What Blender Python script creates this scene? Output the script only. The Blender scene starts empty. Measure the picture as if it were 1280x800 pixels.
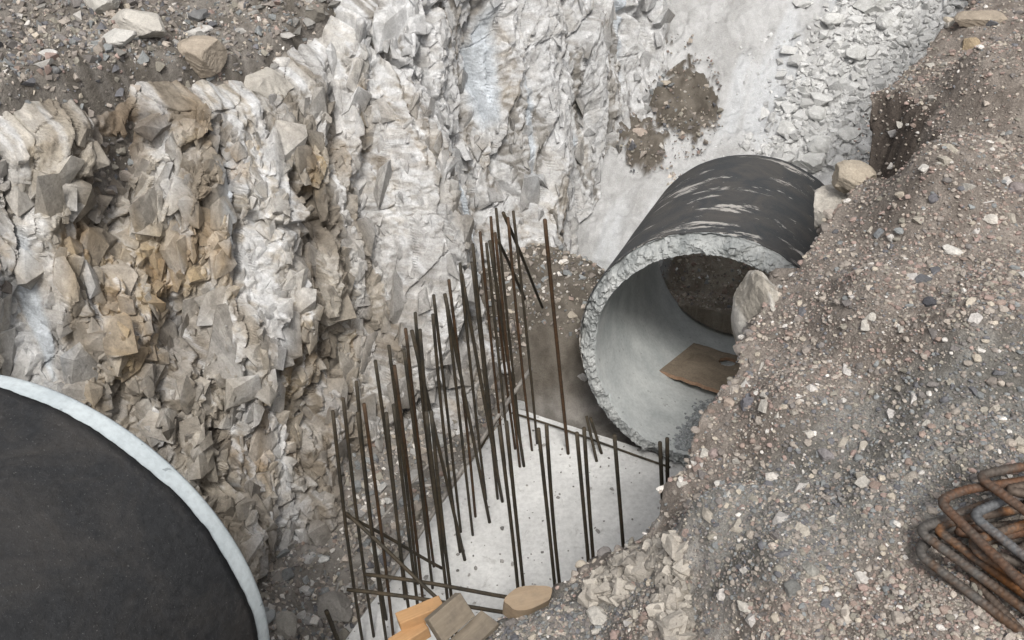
import bpy, math
import numpy as np
from mathutils import Matrix, Vector

# ------------------------------------------------------------------ camera, sky, sun, exposure
S = bpy.context.scene
C = S.collection
FPX, PITCH, ROLL, HC = 1174.43, 0.6859, -0.0855, 5.859
cam_d = bpy.data.cameras.new('camera'); cam = bpy.data.objects.new('camera', cam_d); C.objects.link(cam)
cam_d.sensor_width = 36; cam_d.lens = FPX / 1280 * 36; cam_d.clip_start = 0.05; cam_d.clip_end = 1500
cp, sp, cr, sr = math.cos(PITCH), math.sin(PITCH), math.cos(ROLL), math.sin(ROLL)
r0, u0, Fw = Vector((1, 0, 0)), Vector((0, sp, cp)), Vector((0, cp, -sp))
Rv = r0 * cr + u0 * sr; Uv = -r0 * sr + u0 * cr
cam.matrix_world = Matrix(((Rv.x, Uv.x, -Fw.x, 0), (Rv.y, Uv.y, -Fw.y, 0), (Rv.z, Uv.z, -Fw.z, HC), (0, 0, 0, 1)))
S.camera = cam
SUN_EL, SUN_AZ = math.radians(57), math.radians(176)       # azimuth from +Y towards +X
w = bpy.data.worlds.new('World'); S.world = w; w.use_nodes = True
wt = w.node_tree; bg = wt.nodes['Background']
sky = wt.nodes.new('ShaderNodeTexSky'); sky.sky_type = 'NISHITA'; sky.sun_disc = False
sky.sun_elevation = SUN_EL; sky.sun_rotation = SUN_AZ; sky.dust_density = 6; sky.air_density = 1.0
hs = wt.nodes.new('ShaderNodeHueSaturation'); hs.inputs['Saturation'].default_value = 0.25
wt.links.new(sky.outputs[0], hs.inputs['Color']); wt.links.new(hs.outputs[0], bg.inputs[0])
bg.inputs[1].default_value = 0.105
sd = bpy.data.lights.new('sun', 'SUN'); sd.energy = 1.5; sd.angle = math.radians(12); sd.color = (1, 0.965, 0.91)
sun = bpy.data.objects.new('sun', sd); C.objects.link(sun)
sv = Vector((math.sin(SUN_AZ) * math.cos(SUN_EL), math.cos(SUN_AZ) * math.cos(SUN_EL), math.sin(SUN_EL)))
sun.rotation_euler = sv.to_track_quat('Z', 'Y').to_euler()
S.view_settings.view_transform = 'Standard'; S.view_settings.look = 'None'
S.view_settings.exposure = 0.62; S.view_settings.gamma = 1; S.view_settings.use_curve_mapping = False

# ------------------------------------------------------------------ maths helpers
def ray(px, py):
    X = (px - 640) / FPX; Z = -(py - 400) / FPX
    x = X * cr - Z * sr; z = X * sr + Z * cr
    return np.array([x, cp + z * sp, -sp + z * cp])
EYE = np.array([0, 0, HC])
def at(px, py, z):
    d = ray(px, py); return EYE + d * ((z - HC) / d[2])
def proj(p):
    p = np.atleast_2d(p) - EYE
    x = p[:, 0]; y = p[:, 1] * cp - p[:, 2] * sp; z = p[:, 1] * sp + p[:, 2] * cp
    y = np.maximum(y, 0.01)
    return np.stack([640 + FPX * (x * cr + z * sr) / y, 400 - FPX * (-x * sr + z * cr) / y], 1)
def hit(px, py, fn):
    d = ray(px, py); t = np.arange(1.0, 22, 0.02)
    P = EYE + d * t[:, None]; below = P[:, 2] < fn(P[:, 0], P[:, 1])
    return P[np.argmax(below)] if below.any() else P[-1]
def h2(ix, iy, s):
    a = (ix.astype(np.int64) * 374761393 + iy.astype(np.int64) * 668265263 + s * 1442695041) & 0xFFFFFFFF
    a = ((a ^ (a >> 13)) * 1274126177) & 0xFFFFFFFF
    a = ((a ^ (a >> 16)) * 2246822519) & 0xFFFFFFFF
    return ((a ^ (a >> 15)) & 0xFFFFFF) / float(0xFFFFFF)
def vn(x, y, s=0):
    ix = np.floor(x); iy = np.floor(y); fx = x - ix; fy = y - iy
    fx = fx * fx * fx * (fx * (fx * 6 - 15) + 10); fy = fy * fy * fy * (fy * (fy * 6 - 15) + 10)
    a = h2(ix, iy, s); b = h2(ix + 1, iy, s); c = h2(ix, iy + 1, s); d = h2(ix + 1, iy + 1, s)
    return (a + (b - a) * fx) * (1 - fy) + (c + (d - c) * fx) * fy
def fbm(x, y, s=0, o=4, g=0.5):
    r = 0; a = 1; n = 0
    for i in range(o):
        r = r + a * (vn(x * 2 ** i + 17.3 * i, y * 2 ** i - 9.1 * i, s + i) * 2 - 1); n += a; a *= g
    return r / n
def facet(x, y, s, tilt=0.5, K=26.0, jump=.55):
    """Voronoi cells that each carry a tilted plane, blended over a narrow seam: broken rock faces"""
    ix = np.floor(x); iy = np.floor(y); W = np.zeros(x.shape); Hs = W.copy(); Is = W.copy(); f1 = np.full(x.shape, 9.0); f2 = f1.copy()
    cells = []
    for dx in (-1, 0, 1):
        for dy in (-1, 0, 1):
            cx = ix + dx; cy = iy + dy
            ddx = x - cx - h2(cx, cy, s); ddy = y - cy - h2(cx, cy, s + 1); d = ddx * ddx + ddy * ddy
            f2 = np.minimum(f2, np.maximum(d, f1)); f1 = np.minimum(f1, d); cells.append((cx, cy, ddx, ddy, d))
    for cx, cy, ddx, ddy, d in cells:
        w_ = np.exp(-K * (d - f1)); hc = h2(cx, cy, s + 2)
        h = (hc - .5) * jump + tilt * 2 * ((h2(cx, cy, s + 3) - .5) * ddx + (h2(cx, cy, s + 4) - .5) * ddy)
        W += w_; Hs += w_ * h; Is += w_ * hc
    return Hs / W, np.sqrt(f2) - np.sqrt(f1), Is / W
def shard(x, y, s, tilt=.5, kap=.45):
    """shallow bowls that meet in sharp arrises, like conchoidal breaks in limestone"""
    ix = np.floor(x); iy = np.floor(y); m = np.full(x.shape, -9.0); m2 = m.copy(); I = np.zeros(x.shape)
    for dx in (-1, 0, 1):
        for dy in (-1, 0, 1):
            cx = ix + dx; cy = iy + dy
            ddx = x - cx - h2(cx, cy, s); ddy = y - cy - h2(cx, cy, s + 1)
            h = .35 * h2(cx, cy, s + 2) + tilt * 2 * ((h2(cx, cy, s + 3) - .5) * ddx + (h2(cx, cy, s + 4) - .5) * ddy) - kap * (ddx * ddx + ddy * ddy)
            g = h > m; m2 = np.where(g, m, np.maximum(m2, h)); I = np.where(g, h2(cx, cy, s + 5), I); m = np.where(g, h, m)
    return -m, m - m2, I
def plin(x, y, s):
    """noise made of flat triangles (random heights on a triangular lattice): planar broken faces with sharp edges"""
    k = (x + y) * .36602540378; i = np.floor(x + k); j = np.floor(y + k); g = .2113248654
    x0 = x - (i - (i + j) * g); y0 = y - (j - (i + j) * g)
    u = x0 + (x0 + y0) * .36602540378; v = y0 + (x0 + y0) * .36602540378           # skewed cell coordinates 0..1
    lo = u > v; a = h2(i, j, s); c = h2(i + 1, j + 1, s); b1 = h2(i + 1, j, s); b2 = h2(i, j + 1, s)
    return np.where(lo, a + (b1 - a) * u + (c - b1) * v, a + (b2 - a) * v + (c - b2) * u) * 2 - 1
def crag(x, y, f, s, wp=.45, an=0.0):
    ca_, sa_ = math.cos(an), math.sin(an); X_ = (x * ca_ + y * sa_) * f; Y_ = (-x * sa_ + y * ca_) * f
    wx_ = X_ + wp * plin(X_ * .9 + 7, Y_ * .9, s + 1); wy_ = Y_ + wp * plin(X_ * .9, Y_ * .9 + 3, s + 2)
    return plin(wx_, wy_, s)
def ss(a, b, x):
    t = np.clip((x - a) / (b - a), 0, 1); return t * t * (3 - 2 * t)
def lerp(a, b, t):
    t = np.asarray(t)[..., None]; return np.asarray(a) * (1 - t) + np.asarray(b) * t

# ------------------------------------------------------------------ mesh helpers
def mesh_obj(name, V, F, mat, parent=None, col=None, smooth=True):
    me = bpy.data.meshes.new(name)
    V = np.asarray(V, np.float32); F = np.asarray(F, np.int32); k = F.shape[1]
    me.vertices.add(len(V)); me.vertices.foreach_set('co', V.ravel())
    me.loops.add(F.size); me.loops.foreach_set('vertex_index', F.ravel())
    me.polygons.add(len(F)); me.polygons.foreach_set('loop_start', np.arange(0, F.size, k, dtype=np.int32))
    me.polygons.foreach_set('use_smooth', np.full(len(F), smooth, bool))
    me.update(calc_edges=True)
    if col is not None:
        a = me.attributes.new('col', 'FLOAT_COLOR', 'POINT')
        c4 = np.ones((len(V), 4), np.float32); c4[:, :3] = np.clip(col, 0, 1); a.data.foreach_set('color', c4.ravel())
    me.materials.append(mat)
    o = bpy.data.objects.new(name, me); C.objects.link(o)
    if parent: o.parent = parent
    return o
def grid_faces(nu, nv, wrap=False):
    i = np.arange(nu if wrap else nu - 1)[:, None]; j = np.arange(nv - 1)[None]
    a = i * nv + j; b = ((i + 1) % nu) * nv + j
    return np.stack([a, b, b + 1, a + 1], -1).reshape(-1, 4)
def tag(o, label=None, cat=None, group=None, kind=None):
    if label: o['label'] = label
    if cat: o['category'] = cat
    if group: o['group'] = group
    if kind: o['kind'] = kind
    return o
def empty(name, loc, label, cat, group=None, quat=None):
    o = bpy.data.objects.new(name, None); C.objects.link(o); o.location = loc; o.empty_display_size = .1
    if quat: o.rotation_mode = 'QUATERNION'; o.rotation_quaternion = quat
    return tag(o, label, cat, group)
def axis(lo, hi, a, b, step, g=1.18):
    mid = np.arange(a, b, step); L = [a]; R = [mid[-1]]; st = step
    while L[-1] > lo: st *= g; L.append(L[-1] - st)
    st = step
    while R[-1] < hi: st *= g; R.append(R[-1] + st)
    return np.concatenate([L[1:][::-1], mid, R[1:]])

# ------------------------------------------------------------------ materials
def new_mat(name, rough=.9):
    m = bpy.data.materials.new(name); m.use_nodes = True; t = m.node_tree; b = t.nodes['Principled BSDF']
    b.inputs['Roughness'].default_value = rough; b.inputs['Specular IOR Level'].default_value = .25
    return m, t, b
def N(t, kind, **kw):
    n = t.nodes.new('ShaderNode' + kind)
    for k, v in kw.items():
        if k in n.inputs: n.inputs[k].default_value = v
        else: setattr(n, k, v)
    return n
def ramp(t, src, stops):
    r = t.nodes.new('ShaderNodeValToRGB'); e = r.color_ramp.elements
    while len(e) < len(stops): e.new(.5)
    for q, (p, c) in zip(e, stops):
        q.position = p; q.color = (c, c, c, 1) if isinstance(c, (int, float)) else (*c, 1)
    t.links.new(src, r.inputs[0]); return r.outputs[0]
def noise(t, co, scale, detail=6, rough=.6, dist=0):
    n = N(t, 'TexNoise', Scale=scale, Detail=detail, Roughness=rough, Distortion=dist)
    t.links.new(co, n.inputs['Vector']); return n.outputs['Fac']
def mix(t, fac, a, b, mode='MIX'):
    m = t.nodes.new('ShaderNodeMix'); m.data_type = 'RGBA'; m.blend_type = mode
    for sock, v in ((m.inputs[0], fac), (m.inputs[6], a), (m.inputs[7], b)):
        if isinstance(v, bpy.types.NodeSocket): t.links.new(v, sock)
        elif isinstance(v, (int, float)): sock.default_value = v if sock == m.inputs[0] else (v, v, v, 1)
        else: sock.default_value = (*v, 1)
    return m.outputs[2]
def bump(t, b, h, strength, dist=.01, prev=None):
    n = N(t, 'Bump', Strength=strength, Distance=dist); t.links.new(h, n.inputs['Height'])
    if prev: t.links.new(prev, n.inputs['Normal'])
    t.links.new(n.outputs[0], b.inputs['Normal']); return n.outputs[0]
def coords(t): return t.nodes.new('ShaderNodeTexCoord').outputs['Object']
def attr_mat(name, f1=14, f2=90, c1=.35, c2=.35, bs=.6, bd=.01, rough=.92):
    m, t, b = new_mat(name, rough); co = coords(t)
    at_ = N(t, 'Attribute', attribute_name='col')
    n1 = noise(t, co, f1, 8, .65); n2 = noise(t, co, f2, 6, .7)
    k1 = ramp(t, n1, [(.3, 1 - c1), (.7, 1 + 0.0 * c1)]); k2 = ramp(t, n2, [(.32, 1 - c2), (.68, 1.0)])
    c = mix(t, 1.0, mix(t, 1.0, at_.outputs['Color'], k1, 'MULTIPLY'), k2, 'MULTIPLY')
    t.links.new(c, b.inputs['Base Color'])
    p = bump(t, b, n2, bs, bd); bump(t, b, n1, bs, bd * 3, p)
    return m
def rock_mat():
    m, t, b = new_mat('limestone', .9); co = coords(t); at_ = N(t, 'Attribute', attribute_name='col')
    mp = N(t, 'Mapping'); mp.inputs['Scale'].default_value = (1, 1, .65); t.links.new(co, mp.inputs['Vector']); v = mp.outputs[0]
    def ridged(sc, dist=.4):
        n = t.nodes.new('ShaderNodeTexNoise'); n.noise_type = 'RIDGED_MULTIFRACTAL'; n.normalize = True
        for k_, x_ in (('Scale', sc), ('Detail', 6), ('Roughness', .55), ('Distortion', dist)): n.inputs[k_].default_value = x_
        t.links.new(v, n.inputs['Vector']); return n.outputs['Fac']
    r1, r2 = ridged(3.2, .8), ridged(11, .5); n1 = noise(t, co, 5, 8, .68, .3); n2 = noise(t, co, 60, 6, .75); n3 = noise(t, v, 17, 7, .7, .6)
    c = at_.outputs['Color']
    for src, st in ((n1, [(.3, .80), (.68, 1.08)]), (n3, [(.32, .72), (.5, 1.0), (.7, 1.1)]), (n2, [(.3, .72), (.62, 1.05)]), (r2, [(.0, .80), (.35, 1.0)])): c = mix(t, 1.0, c, ramp(t, src, st), 'MULTIPLY')
    t.links.new(c, b.inputs['Base Color'])
    p = bump(t, b, n2, .8, .008); p = bump(t, b, n3, .6, .018, p); bump(t, b, r2, .5, .014, p)
    return m
M_rock = rock_mat()
M_soil = attr_mat('gravelly_soil', 22, 160, .35, .5, .9, .008)
M_stone = attr_mat('stone', 30, 140, .25, .3, .6, .004)
M_dust = attr_mat('powdery_ground', 13, 85, .16, .28, .8, .01)

# ------------------------------------------------------------------ slab frame and pipes frame
SA = np.array([-0.07, 5.95]); e1 = np.array([.511, .860]); e2 = np.array([.860, -.511])
def pip_dir(az, el): return np.array([math.sin(az) * math.cos(el), math.cos(az) * math.cos(el), math.sin(el)])
FC = np.array([1.421, 5.236, 1.0]); FD = pip_dir(.402, -.255); FL = 2.365
NC = np.array([-2.015, 2.516, 2.609]); ND = pip_dir(.333, -.22); NL = 2.4

# ------------------------------------------------------------------ angular broken rock (convex hulls)
def hull_protos(n, seed, k0=9, k1=15):
    import bmesh
    r = np.random.default_rng(seed); out = []
    for _ in range(n):
        P = r.uniform(-1, 1, (r.integers(k0, k1), 3)); P /= np.maximum(np.abs(P).max(1), .55)[:, None] ** .8
        bm = bmesh.new()
        for p in P: bm.verts.new(p)
        g = bmesh.ops.convex_hull(bm, input=bm.verts[:]); bmesh.ops.delete(bm, geom=list({e for e in g['geom_interior'] if isinstance(e, bmesh.types.BMVert)}), context='VERTS')
        bmesh.ops.recalc_face_normals(bm, faces=bm.faces[:]); bm.verts.index_update()
        out.append((np.array([v.co[:] for v in bm.verts]), np.array([[v.index for v in f.verts] for f in bm.faces if len(f.verts) == 3]))); bm.free()
    return out
PROT = hull_protos(70, 3)
def hull_mesh(pos, dims, R, cols, seed):
    """many angular chunks as arrays: vertices, triangles, colours"""
    r = np.random.default_rng(seed); pick = r.integers(len(PROT), size=len(pos)); VV = []; FF = []; CC = []; k = 0
    for i, (pv, pf) in enumerate(PROT):
        m_ = np.flatnonzero(pick == i)
        if not len(m_): continue
        v = pv[None] * dims[m_][:, None]; v = np.einsum('nij,nvj->nvi', R[m_], v) + pos[m_][:, None]
        VV.append(v.reshape(-1, 3)); FF.append((pf[None] + (np.arange(len(m_)) * len(pv))[:, None, None] + k).reshape(-1, 3)); CC.append(np.repeat(cols[m_], len(pv), 0)); k += len(m_) * len(pv)
    return np.vstack(VV), np.vstack(FF), np.vstack(CC)
# ------------------------------------------------------------------ pit floor, end slope and land around it
def floor_parts(x, y):
    a = x * .391 + y * .920; q = (x - 1.42) * .920 - (y - 5.24) * .391      # along trench / right of pipe axis
    z = np.full(x.shape, -.10)
    qa = (x + .07) * .86 - (y - 5.95) * .511                                   # right of the slab's left edge
    z = z + .22 * ss(-.1, -1.0, qa) + .05 * fbm(x * 1.3, y * 1.3, 5)
    sl = (a - 5.5) ; near = ss(2.2, 1.2, a + .25 * q)
    z = z + near * (.9 * ss(-1.2, -2.4, q))                                    # berm under near pipe
    pile = ss(1.25, .35, np.hypot((x - .35) / 1.0, (y - 6.95) / .95))
    z = z + .75 * pile
    z = z - .55 * ss(5.5, 7.2, a) * ss(-1.25, -.9, q)                          # bed under the sloping pipe
    plug = ss(1.0, .75, np.abs(q - .15))
    end = .05 + .50 * (a - 7.9) + .22 * np.maximum(q - 1.2, 0) + .15 * fbm(x * .7, y * .7, 9)
    end = np.minimum(end, end * (1 - plug) + plug * (-.45 + .9 * (a - 7.5)))
    end = np.where(a < 7.7 - .2 * (plug > .5), -9, end)
    z = np.maximum(z, end)
    zl = -.2 + .55 * (np.maximum(-q - 3.9, 0)); z = np.maximum(z, np.minimum(zl, 2.0))
    z = np.maximum(z, -.2 + 2.5 * np.maximum(q - 1.9, 0) * ss(9.5, 7.5, a) * ss(-1, 1.5, y - .5 * x))
    return np.minimum(z, 5.2 + .5 * fbm(x * .05, y * .05, 3)), a, q, qa, pile, plug
def floor_z(x, y):
    z, a, q, qa, pile, plug = floor_parts(x, y)
    rub = ss(-.2, .3, q + .26 - .37 * (a - 9.07) + .25 * fbm(x * 1.5, y * 1.5, 31)) * ss(7.3, 7.8, a)
    f1, b1, _ = facet(x * 5, y * 5, 41, .8); f2, b2, _ = facet(x * 14, y * 14, 47, .8)
    rough = np.clip(rub + ss(-.0, -.15, qa) * .8 * ss(8, 7, a), 0, 1)
    z = z + .06 * fbm(x * 2.2, y * 2.2, 21) + .012 * fbm(x * 18, y * 18, 22, 3) + .010 * fbm(x * 6, y * 6, 27) * (1 - rough)
    z = z + ss(7.6, 8.2, a) * (1 - rough) * (.07 * crag(x, y, 2.2, 951) + .035 * crag(x, y, 6, 961) + .016 * crag(x, y, 15, 971))
    z = z + rough * (.05 * f1 + .018 * f2) + pile * .03 * f2
    on = ss(-.05, .02, qa) * ss(.05, .0, (x + .07) * .511 + (y - 5.95) * .86) * ss(7.2, 6.5, a)
    z = np.where(on > .5, np.minimum(z, -.05), z)
    under = 1.0 - .262 * (a - 5.37) - np.sqrt(np.maximum(1.03 - q * q, 0)) - .03                 # the pipe presses into its bed
    return np.where((np.abs(q) < 1.0) & (a > 5.25) & (a < 7.46), np.minimum(z, under), z)
gx = axis(-160, 160, -2.9, 5.4, .016); gy = axis(-160, 160, 2.6, 12.5, .018)
X, Y = np.meshgrid(gx, gy, indexing='ij')
Z = floor_z(X, Y); _, a_, q_, qa_, pile_, plug_ = floor_parts(X, Y)
far = ss(7.2, 8.0, a_ - .15 * q_ + .3 * fbm(X * 1.1, Y * 1.1, 55))
rub = ss(-.2, .3, q_ + .26 - .37 * (a_ - 9.07) + .25 * fbm(X * 1.5, Y * 1.5, 31)) * ss(7.3, 7.8, a_)
n1 = fbm(X * 3, Y * 3, 61); n2 = fbm(X * 12, Y * 12, 62) * .6 + .5 * crag(X, Y, 9, 981)
dirt = lerp((.20, .185, .165), (.33, .31, .285), ss(-.4, .6, n2 + .4 * n1))
white = lerp((.45, .448, .44), (.60, .60, .598), ss(-.5, .5, n1 + .3 * n2))
rubc = lerp((.55, .55, .545), (.76, .76, .75), ss(-.5, .5, n2))
col = lerp(dirt, white, far)
col = lerp(col, rubc, rub)
brown = lerp((.19, .165, .135), (.31, .275, .23), ss(-.5, .5, n2))
pt = ss(1.25, .9, np.hypot((X - 2.35) / .9 + .3 * n1, (Y - 10.1) / 1.0 + .3 * n2) + .3 * n1)   # brown soil patch on the white slope
pm = np.clip(ss(.05, .4, pile_ + .3 * n1) * ss(8.0, 7.4, a_), 0, 1)
col = lerp(col, brown * .62, pm)
col = lerp(col, brown * 1.75, ss(.05, .4, plug_) * ss(8.75, 8.5, a_ + .1 * n1) * ss(6.8, 7.2, a_))
wp = at(845, 120, 1.1); w1_ = at(855, 98, 1.2); w2_ = at(808, 165, .8)
pt = ss(.95, .55, np.minimum(np.hypot((X - w1_[0]) / .42, (Y - w1_[1]) / .75), np.hypot((X - w2_[0]) / .40, (Y - w2_[1]) / .45)) + .55 * n1 + .35 * n2)
pt = ss(.3, .6, pt); col = lerp(col, brown * .62, pt); Z = Z + pt * (.05 + .035 * facet(X * 13, Y * 13, 991, .8)[0] + .02 * n2)
streak = ss(.25, .55, fbm(q_ * 2.2, a_ * .5, 71)) * far * (1 - rub)
col = lerp(col, (.66, .68, .70), streak * .7)
away = ss(16, 30, np.hypot(X, Y - 4)); col = lerp(col, (.24, .21, .18), away)
floor = mesh_obj('pit_floor', np.stack([X, Y, Z], -1).reshape(-1, 3), grid_faces(len(gx), len(gy)), M_dust, col=col.reshape(-1, 3))
tag(floor, 'white dusted pit floor and end slope behind the far pipe', kind='structure')

def rand_rot_small(r, n, s):
    v = r.normal(0, s, (n, 3)); th = np.linalg.norm(v, axis=1) + 1e-9; k = v / th[:, None]; c, s_ = np.cos(th), np.sin(th); z = np.zeros(n)
    K = np.stack([z, -k[:, 2], k[:, 1], k[:, 2], z, -k[:, 0], -k[:, 1], k[:, 0], z], -1).reshape(n, 3, 3)
    return np.eye(3)[None] + s_[:, None, None] * K + (1 - c)[:, None, None] * np.einsum('nij,njk->nik', K, K)
# ------------------------------------------------------------------ rock face (lofted along the left side of the trench)
foot = np.array([(-5.0, -3.0, 0), (-4.4, 0, 0), (-3.25, 2.9, 0), (-2.15, 4.1, 0), (-1.42, 5.05, 0), (-.62, 6.05, 0), (.3, 7.35, -.1), (1.1, 8.75, .1), (2.3, 10.9, 1.2), (3.5, 13.5, 2.4), (5, 17, 4)], float)
hgt = np.array([3.6, 3.6, 3.6, 3.6, 3.35, 2.95, 3.6, 4.4, 4.4, 4.0, 3.2]); off = np.array([1.1, 1.1, 1.2, 1.35, 1.35, 1.3, 1.3, 1.3, 1.5, 1.6, 1.6])
def cr_interp(P, n):
    P = np.asarray(P, float); P = P[:, None] if P.ndim == 1 else P
    d = np.r_[0, np.cumsum(np.linalg.norm(np.diff(foot[:, :2], axis=0), axis=1))]
    s = n; out = []
    m = np.gradient(P, d, axis=0); k = np.clip(np.searchsorted(d, s) - 1, 0, len(d) - 2)
    h = d[k + 1] - d[k]; t = ((s - d[k]) / h)[:, None]; h = h[:, None]
    return (2*t**3-3*t**2+1)*P[k] + (t**3-2*t**2+t)*h*m[k] + (-2*t**3+3*t**2)*P[k+1] + (t**3-t**2)*h*m[k+1]
Ltot = np.linalg.norm(np.diff(foot[:, :2], axis=0), axis=1).sum()
sU = axis(.2, Ltot - .2, 5.4, 16.2, .0108, 1.1); sU = sU[(sU > .05) & (sU < Ltot - .05)]
fb = cr_interp(foot, sU); hh_ = cr_interp(hgt, sU)[:, 0]; oo = cr_interp(off, sU)[:, 0]
tan = np.gradient(fb[:, :2], sU, axis=0); tan /= np.linalg.norm(tan, axis=1)[:, None]
nl = np.stack([-tan[:, 1], tan[:, 0]], 1)                                     # away from the trench
nV = 400; tv = np.linspace(-.12, 1, nV)
U = np.repeat(sU[:, None], nV, 1); H = hh_[:, None]; Vv = tv[None] * H
prof = tv[None] ** 1 * oo[:, None] * (1 + 0 * H)
prof = prof + .30 * ss(.92, 1.0, tv)[None]
bx = fb[:, None, 0] + nl[:, None, 0] * prof; by = fb[:, None, 1] + nl[:, None, 1] * prof; bz = fb[:, None, 2] + Vv
BASE = np.stack([bx, by, bz], -1); PB = proj(BASE.reshape(-1, 3)).reshape(BASE.shape[:2] + (2,))
def wall_uv(px, py):
    k = np.argmin(((PB - [px, py]) ** 2).sum(-1)); return U.ravel()[k], Vv.ravel()[k]
wx = U - .42 * Vv; wy = Vv
wpx = wx + .16 * fbm(wx * 1.7, wy * 1.7, 81, 3); wpy = wy + .16 * fbm(wx * 1.7 + 5, wy * 1.7, 82, 3)
F0, B0, I0 = facet(wpx * 1.25, wpy * .62, 83, .7, 40, .6)
F1, B1, I1 = facet(wpx * 2.7 + 3, wpy * 1.75, 91, .5, 24, 1.0)
F2, B2, I2 = facet(wpx * 7.0, wpy * 5.2, 101, .5, 14, 1.0)
chute = fbm(wx * 1.1, wy * .16, 131, 3)
amp = .6 + .7 * ss(-.3, .4, fbm(wx * 1.3, wy * 1.0, 137, 3))
cz = ss(9.4, 12.0, U); vy = 1 - .5 * cz
C1 = crag(wx, wy * .62 * vy, 1.35, 901, .5, .2); C2 = crag(wx, wy * .72 * vy, 3.1, 911, .5, .9); C3 = crag(wx, wy * .8 * vy, 7.2, 921, .45, 1.7)
C4 = crag(wx, wy * .9, 16, 931, .4, .5); C5 = crag(wx, wy, 34, 941, .3, 2.2)
D = .14 * fbm(wx * .55, wy * .3, 141, 3) + .12 * chute + .24 * C1 + .16 * F0 + .165 * C2 + .10 * F1 * (1 - .4 * cz) + amp * (1 - .35 * cz) * (.070 * C3 + .030 * F2 + .028 * C4 + .013 * C5) + .008 * fbm(U * 14, Vv * 14, 151, 4)
D = (D - D.mean()) * (1 - .6 * ss(.78, .97, tv))[None] + .10
D = D - .12 * ss(.055, 0, B0) - .03 * ss(.04, 0, B1)
def spot(px, py, ru, rv, slant=.42, k=.35, sd=7):
    u, v = wall_uv(px, py); du = (wx - (u - slant * v)) / ru; dv = (Vv - v) / rv
    return ss(1.15, .6, np.hypot(du, dv) + k * fbm(U * 3, Vv * 3, sd))
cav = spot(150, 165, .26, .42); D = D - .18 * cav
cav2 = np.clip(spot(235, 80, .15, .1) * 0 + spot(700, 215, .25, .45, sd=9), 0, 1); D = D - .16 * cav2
nrm = -np.stack([np.repeat(nl[:, 0][:, None], nV, 1), np.repeat(nl[:, 1][:, None], nV, 1), -.25 * np.ones_like(U)], -1)
nrm /= np.linalg.norm(nrm, axis=-1)[..., None]
WV = BASE + nrm * D[..., None]
du_ = np.gradient(WV, axis=0); dv_ = np.gradient(WV, axis=1); wn = np.cross(du_, dv_); wn /= np.linalg.norm(wn, axis=-1)[..., None] + 1e-9
if (wn * nrm).sum(-1).mean() < 0: wn = -wn
cool = ss(9.8, 11.8, U + .8 * fbm(wx * .8, wy * .4, 160))
m0 = fbm(wx * 1.2, wy * .8, 161); m1 = fbm(wpx * 5, wpy * 4, 162); m2 = fbm(U * 22, Vv * 22, 163)
c_tan = lerp((.25, .213, .168), (.50, .45, .375), ss(-.5, .6, .5 * m0 + .5 * m1 + .9 * (I1 - .5) + .5 * (I2 - .5)))
c_gry = lerp((.265, .248, .222), (.51, .487, .452), ss(-.5, .6, .4 * m0 + .6 * m1 + .7 * (I1 - .5) + .5 * (I2 - .5)))
wc = lerp(c_tan, c_gry, cool)
och = ss(.50, .72, fbm(wx * 1.5 + 9, wy * 1.4, 171) * .5 + .5 + .25 * (I1 - .5)) * (1 - .75 * cool)
for q in ((165, 350, .3, .3), (160, 410, .3, .35), (380, 210, .14, .16), (95, 310, .2, .14), (290, 200, .25, .1), (830, 45, .1, .2)):
    och = np.maximum(och, spot(*q, sd=int(q[0])))
wc = lerp(wc, lerp((.36, .24, .12), (.50, .38, .22), ss(-.4, .5, m1)), och * (.50 + .4 * ss(-.3, .4, m2 + m1)))
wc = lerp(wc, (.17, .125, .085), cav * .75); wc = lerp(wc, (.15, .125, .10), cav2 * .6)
led = ss(.30, .62, wn[..., 2]) * ss(-.35, .25, m1 + .3 * m0 + .45 * cool)
wr = U - .42 * Vv * (1 - .8 * cool)
run = ss(.06, .26, fbm(wr * 3.0, wy * .26, 181, 4) + .30 * cool - .02 + .15 * m2)
run2 = ss(.20, .36, fbm(wr * 7.0, wy * .40, 185, 4) + .14 * cool + .15 * m2 - .03)
dust = np.clip((.28 + .35 * cool) * led + .95 * run * (.42 + .58 * cool) + (.55 + .3 * cool) * run2, 0, 1) * (.55 + .45 * ss(-.5, .3, m2)) * (1 - .7 * cav)
foots = ss(.25, 0, Vv + .15 * m1) * ss(8.0, 9, U) * .3; dust = np.maximum(dust, foots)
wc = lerp(wc, (.72, .725, .73), dust * .9)
stk = np.zeros(U.shape)
for q in ((522, 290, .10, .75, .0), (520, 140, .11, .5, .0), (605, 200, .05, .5, .1), (235, 270, .05, .35, .3), (60, 400, .05, .5, .42), (735, 60, .06, .7, .0), (660, 235, .05, .3, 0.), (845, 20, .06, .4, 0.)):
    s_ = spot(q[0], q[1], q[2], q[3], slant=q[4], k=.22, sd=77); stk = np.maximum(stk, s_)
    wc = lerp(wc, (.62, .67, .72), s_ * .85)
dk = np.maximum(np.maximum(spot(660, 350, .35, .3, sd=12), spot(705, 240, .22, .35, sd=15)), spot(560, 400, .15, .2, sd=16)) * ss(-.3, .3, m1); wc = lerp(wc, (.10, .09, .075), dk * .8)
crk = np.clip(ss(.030, .0, B0) * .6 + ss(.02, 0, B1) * .35, 0, 1) * (1 - dust * .6); wc = lerp(wc, wc * .62, crk)
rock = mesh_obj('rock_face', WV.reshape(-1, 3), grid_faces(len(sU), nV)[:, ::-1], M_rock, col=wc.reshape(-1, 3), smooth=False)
rk = np.random.default_rng(44); NCH = 20000
ii = rk.integers(60, len(sU) - 30, NCH); jj = rk.integers(int(nV * .06), int(nV * .93), NCH); ksz = fbm(wx * 1.6, wy * 1.2, 195, 3)[ii, jj]
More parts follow.
